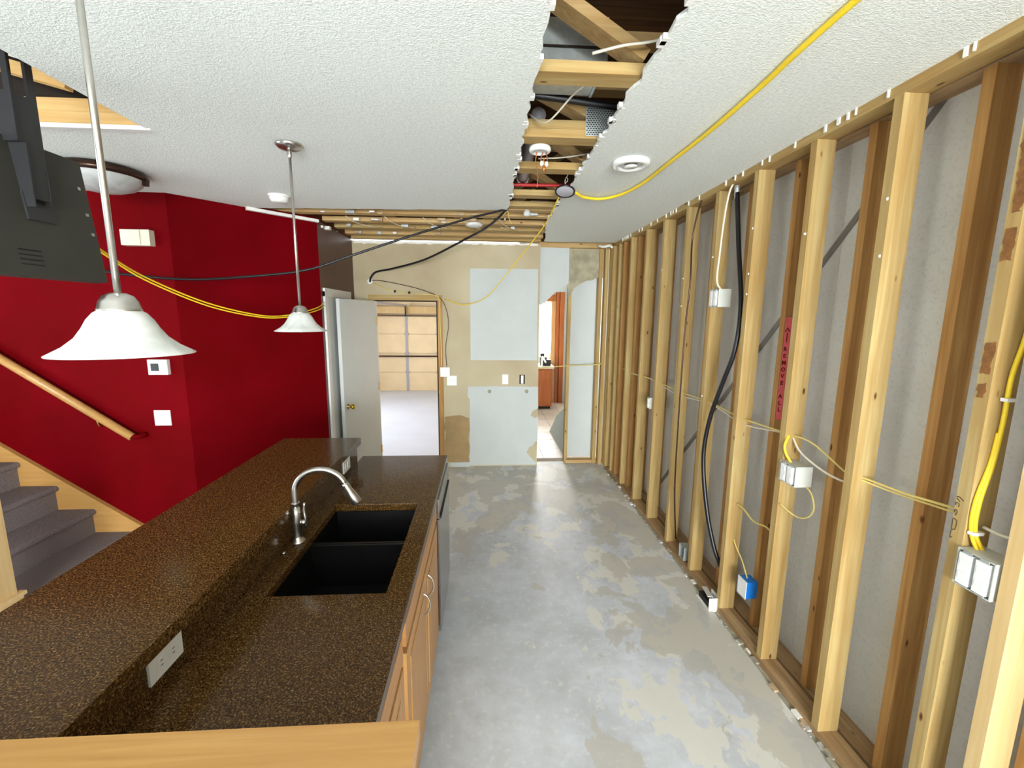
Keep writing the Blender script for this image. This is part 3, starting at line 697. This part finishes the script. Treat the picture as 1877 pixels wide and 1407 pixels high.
box('shaft', (-2.705, -2.61), (2.285, 2.38), (.275, 1.15), 'maple_z', nw, .006); box('post_cap', (-2.72, -2.595), (2.27, 2.395), (1.15, 1.18), 'maple_z', nw, .008)
hr = thing('handrail', 'round wooden handrail sloping down the red stair wall', 'handrail', (-2.58, 3.24, .93))
tube('rail', [(-4.6, 3.24, 2.36), (-2.575, 3.24, .925)], .028, 'oak_x', hr, 0, 12)
tube('rail_return', [(-2.582, 3.24, .93), (-2.545, 3.25, .925), (-2.52, 3.30, .93)], .02, 'red', hr, 4, 10)
for x, z in ((-2.8, 1.06), (-3.9, 1.84)): tube('bracket', [(x, 3.3, z-.06), (x, 3.25, z-.05), (x, 3.24, z)], .008, 'brass', hr, 3, 8)

# ------------------------------------------------------------------ lamps
def pendant(label, x, y, top=CZ):
    t = thing('pendant_lamp', label, 'pendant lamp', (x, y, 1.735), 'pendants over the bar')
    lathe('canopy', [(0, 0), (.062, 0), (.064, -.006), (.05, -.018), (.02, -.025), (0, -.025)], (x, y, top), 'steel', t)
    bm = bmesh.new(); add_tube(bm, [(x, y, top-.02), (x, y, 1.865)], .0065, 12); link('stem', mesh_of(bm, True), 'steel', t)
    lathe('stem_collar', [(.0068, 0), (.010, -.002), (.010, -.035), (.0068, -.038)], (x, y, top-.024), 'steel', t, 16)
    lathe('socket_cup', [(0, .130), (.014, .130), (.026, .124), (.034, .112), (.0375, .098), (.039, .096), (.039, .088), (0, .088)], (x, y, 1.738), 'steel', t)
    prof = [(.036, .094), (.045, .088), (.056, .074), (.065, .056), (.078, .036), (.098, .018), (.126, .001), (.126, -.001), (.096, .014), (.075, .032), (.061, .054), (.052, .070), (.042, .084), (.034, .088)]
    lathe('shade', prof, (x, y, 1.738), 'frost', t, 48)
    lathe('bulb', [(0, .085), (.014, .08), (.016, .06), (.026, .035), (.028, .018), (.02, .002), (0, -.004)], (x, y, 1.735), 'frost', t, 20)
pendant('nearer pendant lamp with frosted bell shade hanging in the foreground', -.786, 1.0)
pendant('farther pendant lamp with frosted bell shade before the white casing', -.955, 2.34)
t = thing('ceiling_light', 'dome ceiling light with alabaster bowl and dark bronze rim', 'ceiling light', (-2.2, 2.80, CZ))
lathe('mount_ring', [(0, 0), (.185, 0), (.20, -.008), (.212, -.03), (.208, -.045), (.185, -.05), (0, -.05)], (-2.2, 2.80, CZ), 'bronze', t, 40)
lathe('bowl', [(.190, -.045), (.18, -.07), (.145, -.10), (.09, -.121), (.03, -.129), (0, -.13)], (-2.2, 2.80, CZ), 'frost', t, 40)
lathe('finial', [(0, -.128), (.012, -.129), (.014, -.135), (.007, -.141), (.009, -.149), (0, -.155)], (-2.2, 2.80, CZ), 'brass', t, 16)
for a in (.3, 2.4, 4.5): box('clip', (-2.2+.2*math.cos(a)-.012, -2.2+.2*math.cos(a)+.012), (2.8+.2*math.sin(a)-.012, 2.8+.2*math.sin(a)+.012), (CZ-.075, CZ-.04), 'bronze', t, .003)
t = thing('smoke_detector', 'white round smoke detector on the ceiling near the red wall', 'smoke detector', (-1.44, 3.30, CZ))
lathe('base', [(0, 0), (.068, 0), (.068, -.012), (.06, -.014), (0, -.014)], (-1.44, 3.30, CZ), 'plastic_white', t); lathe('cover', [(.058, -.014), (.062, -.02), (.05, -.045), (.03, -.05), (0, -.05)], (-1.44, 3.30, CZ), 'plastic_white', t)
t = thing('ceiling_vent', 'white round ceiling vent beside the yellow cable', 'vent', (.775, 2.43, CZ))
lathe('rim', [(.06, 0), (.098, 0), (.100, -.008), (.092, -.024), (.07, -.028), (.062, -.018), (.06, 0)], (.775, 2.43, CZ), 'plastic_white', t, 40)
lathe('throat', [(.061, -.004), (.06, .012), (0, .012)], (.775, 2.43, CZ-.005), 'dark_gap', t, 32)
lathe('inner_cone', [(.035, -.006), (.058, -.014), (.058, -.017), (.034, -.009)], (.775, 2.43, CZ), 'plastic_white', t, 32)
lathe('damper_disc', [(0, -.028), (.034, -.027), (.034, -.022), (0, -.016)], (.775, 2.43, CZ), 'plastic_white', t, 32)
t = thing('lamp_holder', 'white round light fixture base with bare wires hanging in the ceiling trench', 'lamp holder', (.27, 2.29, 2.63))
lathe('base', [(0, .022), (.052, .022), (.055, .01), (.05, 0), (.036, -.004), (.034, .006), (0, .006)], (.27, 2.29, 2.625), 'plastic_white', t, 28)
tube('wire', [(.255, 2.29, 2.625), (.25, 2.295, 2.58), (.262, 2.29, 2.52), (.258, 2.29, 2.46)], .0022, 'copper', t, 5, 6)
tube('wire', [(.285, 2.29, 2.625), (.275, 2.29, 2.59), (.285, 2.29, 2.56), (.292, 2.285, 2.60)], .0025, 'copper', t, 5, 6)
tube('wire', [(.30, 2.29, 2.625), (.308, 2.29, 2.59), (.296, 2.29, 2.555), (.285, 2.29, 2.545)], .0025, 'copper', t, 5, 6)
for x, z in ((.280, 2.572), (.303, 2.570)): lathe('wire_nut', [(0, .012), (.008, .01), (.010, -.004), (.006, -.012), (0, -.013)], (x, 2.287, z), 'plastic_cream', t, 12)
lathe('wire_nut', [(0, .014), (.008, .012), (.009, -.006), (.004, -.016), (0, -.017)], (.291, 2.287, 2.55), 'copper', t, 12)
t = thing('puck_light', 'dark rimmed round work light hanging at the trench edge', 'work light', (.515, 2.95, 2.62))
tl = Matrix.Rotation(math.radians(-20), 3, 'X') @ Matrix.Rotation(math.radians(6), 3, 'Y')
lathe('housing', [(0, .035), (.02, .034), (.045, .02), (.064, .004), (.066, -.003), (.060, -.006), (.056, -.002), (0, -.002)], (.515, 2.95, 2.622), 'black', t, 32, tl)
lathe('lens', [(.0565, -.001), (.05, -.006), (0, -.008)], (.515, 2.95, 2.622), 'pvc_grey', t, 32, tl)
tube('hook', [(.52, 2.945, 2.655), (.512, 2.94, 2.68), (.52, 2.935, 2.705), (.53, 2.94, 2.69), (.522, 2.945, 2.675)], .003, 'white_cable', t, 5, 6)
tube('hanging_wire', [(.521, 2.935, 2.703), (.535, 2.9, 2.74), (.545, 2.80, 2.79), (.55, 2.70, 2.75)], .0028, 'white_cable', t, 5, 6)
t = thing('light_bulb', 'small white bulb in a socket at the far end of the trench', 'light bulb', (.37, 3.6, 2.63))
lathe('glass', [(0, 0), (.024, .006), (.03, .022), (.022, .042), (.012, .055), (0, .055)], (.33, 3.60, 2.60), 'frost', t, 18); lathe('socket', [(0, .054), (.014, .054), (.014, .09), (0, .09)], (.33, 3.60, 2.60), 'copper', t, 14)
t = thing('white_fixture', 'flat white oval fixture tucked among joists over the hall', 'light fixture', (-.1, 4.17, 2.62))
lathe('housing', [(0, .03), (.07, .03), (.08, .012), (.06, 0), (0, -.004)], (-.1, 4.14, 2.62), 'plastic_white', t, 24); box('bracket', (-.115, -.085), (4.12, 4.16), (2.64, 2.66), 'galv', t)

# pipes and duct in the trench
t = thing('air_duct', 'silver sheet metal duct above the ceiling trench', 'duct', (0, 1.95, 2.8))
box('duct_body', (-.9, .47), (1.84, 2.10), (2.80, 2.95), 'galv', t, .004); box('seam', (-.9, .47), (1.832, 1.84), (2.845, 2.852), 'dark_gap', t); box('end_flange', (.462, .474), (1.835, 2.105), (2.795, 2.955), 'galv', t)
tag(tube('black_pipe', [(-.4, 2.13, 2.86), (.23, 2.135, 2.81), (.62, 2.14, 2.775), (1.2, 2.15, 2.72)], .016, 'black', None, 4, 10), 'black iron pipe crossing the ceiling trench behind the joists', 'pipe')
t = thing('drain_pipe', 'grey plastic drain pipe with coupling running along the trench', 'pipe', (.26, 2.9, 2.78))
tube('pipe_run', [(.262, 2.30, 2.80), (.258, 2.8, 2.775), (.255, 3.17, 2.755)], .036, 'pvc_grey', t, 3, 16)
lathe('coupling', [(.037, 0), (.042, 0), (.042, .05), (.037, .05)], (.256, 3.19, 2.755), 'plastic_grey', t, 20, Matrix.Rotation(math.pi/2, 3, 'X')); tube('elbow', [(.255, 3.17, 2.755), (.25, 3.20, 2.79), (.25, 3.21, 3.0)], .034, 'pvc_grey', t, 4, 14)
tag(tube('red_pipe', [(-.3, 3.13, 2.705), (.2, 3.14, 2.708), (.5, 3.14, 2.712), (1.0, 3.14, 2.72)], .011, 'red_pipe', None, 3, 10), 'red plastic water pipe crossing the trench', 'pipe')
tag(tube('trench_wire', [(.20, 2.2, 2.76), (.27, 2.05, 2.665), (.36, 1.85, 2.70), (.45, 1.78, 2.73)], .004, 'white_cable', None, 5, 6), 'pale wire looping down between the first two trench joists', 'wire')
tag(tube('trench_wire', [(.36, 1.60, 2.70), (.46, 1.585, 2.72), (.54, 1.57, 2.725), (.6, 1.57, 2.74)], .005, 'white_cable', None, 5, 6), 'short white wire along the nearest trench joist', 'wire')
tag(tube('trench_wire', [(.30, 2.62, 2.705), (.45, 2.6, 2.71), (.6, 2.58, 2.73)], .004, 'white_cable', None, 5, 6), 'thin white wire resting on the trench joist above the work light', 'wire')
tag(tube('loose_wires', [(.12, 3.7, 2.60), (.172, 3.57, 2.63), (.19, 3.6, 2.58), (.21, 3.62, 2.545)], .003, 'yellow_dull', None, 4, 6), 'short pale wire ends at the ceiling corner by the black cable', 'wire')

# ------------------------------------------------------------------ cables
def cable(label, pts, r, mat, cat='cable', n=8, name='cable'):
    return tag(tube(name, pts, r, mat, None, 7, n), label, cat)
cable('bright yellow cable running along the white ceiling to the work light', [(.90, -2.0, 2.628), (.925, -.2, 2.629), (.944, 1.21, 2.629), (.965, 1.6, 2.628), (.975, 1.99, 2.626), (.968, 2.4, 2.628), (.955, 2.73, 2.625), (.90, 2.98, 2.622), (.789, 3.10, 2.62), (.66, 3.07, 2.622), (.60, 3.0, 2.626), (.535, 2.96, 2.64)], .0093, 'yellow')
cable('thin yellow cable sagging from the work light to the far doorway', [(.495, 2.97, 2.62), (.492, 3.1, 2.605), (.466, 3.5, 2.529), (.38, 3.9, 2.425), (.214, 4.35, 2.234), (.002, 4.75, 2.013), (-.242, 4.98, 1.941), (-.463, 5.09, 2.002)], .0048, 'yellow')
cable('black cable sagging from the ceiling corner to the red stair wall', [(.172, 3.56, 2.655), (.10, 3.55, 2.625), (-.123, 3.5, 2.557), (-.523, 3.4, 2.412), (-.958, 3.3, 2.243), (-1.27, 3.25, 2.13), (-1.659, 3.2, 2.075), (-2.011, 3.18, 2.051), (-2.341, 3.15, 2.069), (-2.522, 3.12, 2.092), (-2.8, 3.14, 2.14), (-3.2, 3.285, 2.2)], .0085, 'black')
cable('black cable drooping from the ceiling corner to a hole above the garage doorway', [(.172, 3.56, 2.65), (.113, 3.7, 2.612), (.002, 3.95, 2.572), (-.204, 4.3, 2.525), (-.625, 4.75, 2.398), (-1.016, 5.0, 2.324), (-1.212, 5.07, 2.292), (-1.279, 5.09, 2.234), (-1.298, 5.112, 2.185)], .0105, 'black')
cable('upper strand of yellow wire sagging across the red wall behind the pendants', [(-1.88, 2.05, 2.2), (-1.94, 2.3, 2.167), (-1.99, 2.45, 2.15), (-1.975, 2.7, 2.035), (-1.84, 3.05, 1.891), (-1.645, 3.35, 1.81), (-1.535, 3.55, 1.814), (-1.468, 3.7, 1.843), (-1.43, 3.9, 1.885), (-1.465, 4.12, 1.93)], .0045, 'yellow')
cable('lower strand of yellow wire sagging across the red wall behind the pendants', [(-1.87, 2.05, 2.19), (-1.94, 2.3, 2.155), (-1.987, 2.45, 2.135), (-1.963, 2.7, 2.012), (-1.825, 3.05, 1.868), (-1.645, 3.35, 1.797), (-1.535, 3.55, 1.80), (-1.468, 3.7, 1.825), (-1.43, 3.9, 1.862), (-1.465, 4.12, 1.90)], .0045, 'yellow')
cable('thin dark wire crossing the beige wall down to the white junction box', [(-1.285, 5.113, 2.20), (-1.2, 5.095, 2.20), (-1.04, 5.09, 2.177), (-.738, 5.09, 2.109), (-.525, 5.09, 2.02), (-.445, 5.09, 1.88), (-.425, 5.09, 1.70), (-.46, 5.09, 1.45), (-.45, 5.09, 1.23)], .004, 'bronze')
cable('thin yellow wire draped along the top of the garage doorway frame', [(-1.285, 5.113, 2.19), (-1.2, 5.095, 2.145), (-1.103, 5.09, 2.104), (-.922, 5.09, 2.07), (-.7, 5.09, 2.055), (-.56, 5.09, 2.04), (-.525, 5.09, 1.98), (-.518, 5.09, 1.68), (-.51, 5.09, 1.43), (-.512, 5.09, 1.23)], .0055, 'yellow_dull')
for s, x in (('left', -1.02), ('right', -.86)):
    tag(lathe('cable_clip', [(0, -.014), (.012, -.012), (.012, .012), (0, .014)], (x, 5.085, 2.082 if s == 'left' else 2.07), 'black', None, 10), 'small black clip on the yellow wire above the doorway, ' + ('left one' if s == 'left' else 'right one'), 'clip')
tag(lathe('cable_grommet', [(0, 0), (.035, 0), (.03, .008), (0, .008)], (-1.298, FAR-.001, 2.19), 'gypsum', None, 16, Matrix.Rotation(math.pi/2, 3, 'X')), 'chipped white hole above the doorway where the black cable enters', 'wall hole')

# wires and boxes in the stud wall
def ebox(label, y, z, dy, dz, mat='plastic_grey', face='plastic_white', devices=True, x=(RX-.012, RX+.07), cat='electrical box'):
    t = thing('electrical_box', label, cat, (x[0], y, z))
    bm = bmesh.new(); y0, y1, z0, z1 = y-dy/2, y+dy/2, z-dz/2, z+dz/2; th = .003
    for b in ((x, (y0, y0+th), (z0, z1)), (x, (y1-th, y1), (z0, z1)), (x, (y0+th, y1-th), (z0, z0+th)), (x, (y0+th, y1-th), (z1-th, z1)), ((x[1]-th, x[1]), (y0+th, y1-th), (z0+th, z1-th))): add_box(bm, *b)
    link('housing', mesh_of(bm), mat, t)
    if devices:
        n = 2 if dy > .09 else 1
        for i in range(n):
            cy = y+(i-(n-1)/2)*.045
            dvc = box('receptacle', (x[0]-.006, x[0]+.03), (cy-.017, cy+.017), (z-dz*.42, z+dz*.42), face, t, .003)
            box('strap', (x[0]-.001, x[0]+.001), (cy-.012, cy+.012), (z-dz*.5, z+dz*.5), 'galv', t)
            for q in (-.02, .02): box('slot_face', (x[0]-.008, x[0]-.0059), (cy-.012, cy+.012), (z+q-.011, z+q+.011), face, dvc, .001)
    return t
ebox('grey electrical box with two receptacles on the nearest stud, yellow cable entering', 1.100, 1.085, .10, .115)
ebox('white electrical box on the stud left of the wide grey panel, with yellow wires', 1.908, 1.092, .112, .098)
ebox('white electrical box high on a stud beside the black conduit', 2.722, 1.945, .112, .11)
ebox('small white electrical box low between two distant studs', 3.70, 1.072, .06, .10)
ebox('grey metal electrical box resting on the bottom plate', 2.93, .095, .08, .10, 'galv', 'galv', False, (RX+.005, RX+.07))
t = ebox('blue plastic electrical box dangling by a wire near the floor', 2.20, .30, .075, .10, 'blue', 'blue', False, (1.47, 1.535))
box('back_shell', (1.4665, 1.47), (2.16, 2.24), (.248, .352), 'plastic_white', t); box('body_block', (1.474, 1.532), (2.168, 2.232), (.256, .344), 'blue', t, .004)
t = thing('cracked_box', 'broken white box lying open against the bottom plate', 'electrical box', (1.43, 2.47, 0))
boxes('shell', [((1.40, 1.47), (2.40, 2.406), (0, .085)), ((1.40, 1.47), (2.406, 2.56), (0, .006)), ((1.464, 1.47), (2.406, 2.50), (.006, .085))], 'plastic_white', t)
box('dark_inside', (1.41, 1.46), (2.41, 2.55), (.006, .04), 'black_matte', t); beam('broken_lid', (1.415, 2.42, .085), (1.45, 2.56, .06), .03, .004, (1, 0, 0), 'plastic_white', t)
t = thing('black_conduit', 'black flexible conduit hanging between studs from a metal fitting', 'conduit', (1.5, 2.65, 2.5))
tube('hose', [(1.5, 2.655, 2.56), (1.5, 2.643, 2.50), (1.5, 2.591, 2.247), (1.48, 2.48, 1.894), (1.46, 2.467, 1.642), (1.445, 2.539, 1.437), (1.435, 2.641, 1.173), (1.43, 2.668, .908), (1.44, 2.597, .599), (1.46, 2.51, .378), (1.49, 2.47, .27), (1.535, 2.45, .12)], .0135, 'black', t, 6, 12)
tube('metal_fitting', [(1.5, 2.668, 2.668), (1.5, 2.655, 2.53)], .0145, 'galv', t, 0, 12)
cable('dark cable stapled down the face of a crooked stud', [(1.452, 3.00, 2.60), (1.446, 3.035, 2.52), (1.442, 3.075, 2.356), (1.442, 3.06, 2.058), (1.442, 3.09, 1.751), (1.444, 3.10, 1.35), (1.446, 3.10, .933), (1.45, 3.09, .502), (1.48, 3.08, .12)], .006, 'bronze')
cable('white wire running down a stud into the high electrical box', [(1.47, 2.64, 2.62), (1.452, 2.655, 2.56), (1.446, 2.678, 2.419), (1.446, 2.70, 2.198), (1.446, 2.705, 2.05), (1.48, 2.70, 1.99)], .0055, 'white_cable')
RUN = [(1.37, 5.18, 1.262), (1.5, 5.0, 1.285), (1.5, 4.487, 1.254), (1.49, 3.868, 1.273), (1.5, 3.288, 1.256), (1.495, 2.782, 1.265), (1.5, 2.411, 1.245), (1.5, 2.087, 1.255), (1.5, 1.99, 1.26)]
cable('pale yellow wire threaded through the far row of studs', RUN, .0045, 'yellow_dull')
cable('pale wire beneath the threaded wire in the far studs', [(x+.012, y, z-.022+.015*math.sin(y*7)) for x, y, z in RUN[2:]], .004, 'white_cable')
cable('upper pale wire loop spanning the bay beside the white electrical box', [(1.498, 1.975, 1.262), (1.50, 1.86, 1.262), (1.505, 1.75, 1.225), (1.51, 1.66, 1.19), (1.51, 1.585, 1.185)], .004, 'yellow_dull')
cable('lower pale wire loop spanning the bay beside the white electrical box', [(1.498, 1.975, 1.255), (1.49, 1.90, 1.20), (1.49, 1.78, 1.165), (1.50, 1.68, 1.15), (1.505, 1.585, 1.16)], .0045, 'white_cable')
cable('upper yellow wire leaving the bright stud towards the nearest studs', [(1.49, 1.575, 1.205), (1.50, 1.50, 1.205), (1.505, 1.388, 1.209), (1.50, 1.242, 1.228), (1.5, 1.17, 1.235)], .0045, 'yellow_dull')
cable('lower yellow wire leaving the bright stud towards the nearest studs', [(1.49, 1.575, 1.195), (1.52, 1.50, 1.185), (1.525, 1.388, 1.192), (1.51, 1.242, 1.212), (1.51, 1.17, 1.22)], .004, 'yellow_dull')
cable('yellow wire pair dropping from a stud hole into the white electrical box', [(1.475, 1.968, 1.262), (1.45, 1.955, 1.22), (1.452, 1.945, 1.18), (1.475, 1.925, 1.13)], .006, 'yellow')
cable('looped thin yellow wire below the white electrical box', [(1.50, 1.88, 1.05), (1.5, 1.82, 1.03), (1.5, 1.79, .968), (1.5, 1.82, .91), (1.49, 1.88, .885), (1.46, 1.962, .915)], .0035, 'yellow_dull')
cable('yellow wire drooping between two studs at knee height', [(1.5, 2.37, .73), (1.5, 2.30, .725), (1.5, 2.20, .70), (1.5, 2.09, .72), (1.5, 1.99, .70)], .005, 'yellow_dull')
cable('pale wire holding up the blue electrical box', [(1.5, 2.37, .50), (1.5, 2.34, .47), (1.5, 2.27, .42), (1.5, 2.205, .345)], .004, 'yellow_dull')
cable('thick yellow cable stapled down the nearest stud into its box', [(1.515, 1.146, 2.5), (1.535, 1.144, 2.2), (1.530, 1.144, 1.9), (1.522, 1.144, 1.776), (1.503, 1.144, 1.666), (1.503, 1.144, 1.538), (1.495, 1.144, 1.405), (1.474, 1.143, 1.285), (1.480, 1.143, 1.19), (1.505, 1.12, 1.115)], .0062, 'yellow', n=10)
cable('second yellow cable behind the thick one entering the same box', [(1.50, 1.148, 1.50), (1.492, 1.148, 1.405), (1.466, 1.147, 1.285), (1.470, 1.146, 1.19), (1.49, 1.125, 1.115)], .0055, 'yellow')
for z in (1.19, 1.60): tag(box('cable_staple', (1.462 if z < 1.5 else 1.488, 1.496 if z < 1.5 else 1.520), (1.132, 1.15), (z-.005, z+.005), 'plastic_white'), 'white staple holding the thick yellow cable ' + ('just above its box' if z < 1.5 else 'higher on the stud'), 'staple')
cable('pale wire between the nearest stud and the frame edge', [(1.51, 1.15, 1.205), (1.52, 1.10, 1.20), (1.53, 1.045, 1.215)], .005, 'white_cable')
cable('thin wire strung across the torn opening to the corner studs', [(.60, 5.20, 1.19), (.7, 5.20, 1.203), (.97, 5.205, 1.225), (1.2, 5.19, 1.235), (1.38, 5.10, 1.262)], .006, 'yellow_dull')

# writing on the studs
sp = struct('trim_marks')
box('spray_band', (1.56, 1.592), (2.1955, 2.197), (1.285, 1.83), 'red_spray', sp)
def glyph(ch, cx, cz, size, y, mat):
    cu = bpy.data.curves.new('g', 'FONT'); cu.body = ch; cu.size = size; cu.align_x = 'CENTER'; cu.offset = .0012; cu.extrude = .0004; cu.resolution_u = 2
    tmp = bpy.data.objects.new('g', cu); COL.objects.link(tmp); dg = bpy.context.evaluated_depsgraph_get()
    me = bpy.data.meshes.new_from_object(tmp.evaluated_get(dg)); bpy.data.objects.remove(tmp)
    me.transform(Matrix.Translation((cx, y, cz)) @ Matrix.Rotation(math.pi/2, 4, 'X'))
    me.materials.clear(); return link('letter', me, mat, sp)
z = 1.655
for ch in 'REMOVE ALL':
    if ch != ' ': glyph(ch, 1.572, z, .030, 2.1952, 'ink_red')
    z -= .036
boxes('arrow_shaft', [((1.572, 1.577), (2.1948, 2.1955), (1.70, 1.75))], 'ink_red', sp)
bm = bmesh.new(); add_tube(bm, [(1.562, 2.195, 1.755), (1.5745, 2.195, 1.775), (1.585, 2.195, 1.757)], .003, 6); link('arrow_head', mesh_of(bm), 'ink_red', sp)
marks = [[(1.2, 1.285), (1.184, 1.288), (1.17, 1.28)], [(1.189, 1.282), (1.179, 1.274)], [(1.198, 1.259), (1.192, 1.267), (1.181, 1.266), (1.181, 1.256)], [(1.193, 1.265), (1.191, 1.26)],
         [(1.197, 1.239), (1.187, 1.245), (1.182, 1.24), (1.185, 1.227)], [(1.192, 1.241), (1.191, 1.235)], [(1.198, 1.179), (1.196, 1.202), (1.192, 1.215), (1.18, 1.213), (1.178, 1.205), (1.181, 1.182), (1.199, 1.181)], [(1.198, 1.175), (1.187, 1.176)], [(1.198, 1.174), (1.196, 1.151), (1.185, 1.157)]]
XM = RX+.004
RES = [[(1.186, 2.08), (1.160, 2.08), (1.160, 1.99), (1.188, 1.99)], [(1.186, 1.76), (1.160, 1.765), (1.163, 1.67), (1.188, 1.67)], [(1.186, 1.64), (1.166, 1.645), (1.168, 1.60), (1.187, 1.60)], [(1.184, 2.36), (1.160, 2.36), (1.158, 2.12), (1.180, 2.12)]]
for i, q in enumerate(RES):
    prism('residue_patch', ragged(q, .0022, .008, 40+i), 0, XM-.0012, XM+.0005, 'residue', sp)
for s in marks:
    bm = bmesh.new(); add_tube(bm, smooth_path([(XM-.0004, min(y, 1.19), zz) for y, zz in s], 4), .0013, 5); link('marker_stroke', mesh_of(bm, True), 'ink', sp)

# ------------------------------------------------------------------ ceiling mounted television
tv = thing('television', 'dark back of a ceiling mounted television above the stairs', 'television', (-1.6, 1.65, 1.95))
def tvq(name, y0, y1, s0, s1, t0, t1, mat, par, bev=0):
    """s runs up the tilted panel (0..1), t outwards from its back"""
    b0, b1 = Vector((-1.585, 0, 1.95)), Vector((-1.635, 0, 2.42)); u = (b1-b0); nn = Vector((u.z, 0, -u.x)).normalized()
    bm = bmesh.new(); vs = [bm.verts.new(b0+u*s+nn*tt+Vector((0, y, 0))) for y in (y0, y1) for s in (s0, s1) for tt in (t0, t1)]
    for qd in ((0, 1, 3, 2), (4, 6, 7, 5), (0, 4, 5, 1), (2, 3, 7, 6), (0, 2, 6, 4), (1, 5, 7, 3)): bm.faces.new([vs[i] for i in qd])
    return link(name, mesh_of(bm, False, bev), mat, par)
bc = tvq('back_cover', 1.28, 1.975, 0, 1, -.05, 0, 'tv', tv, .006)
tvq('bezel', 1.285, 1.97, .01, .99, -.07, -.051, 'tv_edge', tv, .004)
for i in range(4): tvq('vent_slot', 1.64, 1.72, .08+.035*i, .09+.035*i, -.001, .001, 'black_matte', bc)
for y, s in ((1.80, .93), (1.95, .56), (1.955, .40), (1.94, .77)): tvq('screw', y-.006, y+.006, s-.012, s+.012, 0, .004, 'steel', bc)
boxes('mount_arm', [((-1.600, -1.590), (1.685, 1.706), (2.56, 2.84)), ((-1.600, -1.590), (1.755, 1.782), (2.56, 2.84)), ((-1.640, -1.590), (1.690, 1.782), (2.40, 2.56)), ((-1.600, -1.580), (1.683, 1.688), (2.40, 2.84)), ((-1.640, -1.583), (1.705, 1.775), (2.22, 2.40)), ((-1.64, -1.574), (1.703, 1.707), (2.19, 2.40)), ((-1.64, -1.580), (1.772, 1.776), (2.21, 2.32))], 'tv_arm', tv)
box('mount_bracket', (-1.70, -1.54), (1.60, 1.84), (2.80, 2.84), 'bronze', tv)
tvq('tilt_plate', 1.70, 1.80, .42, .62, .0, .008, 'tv_arm', tv)
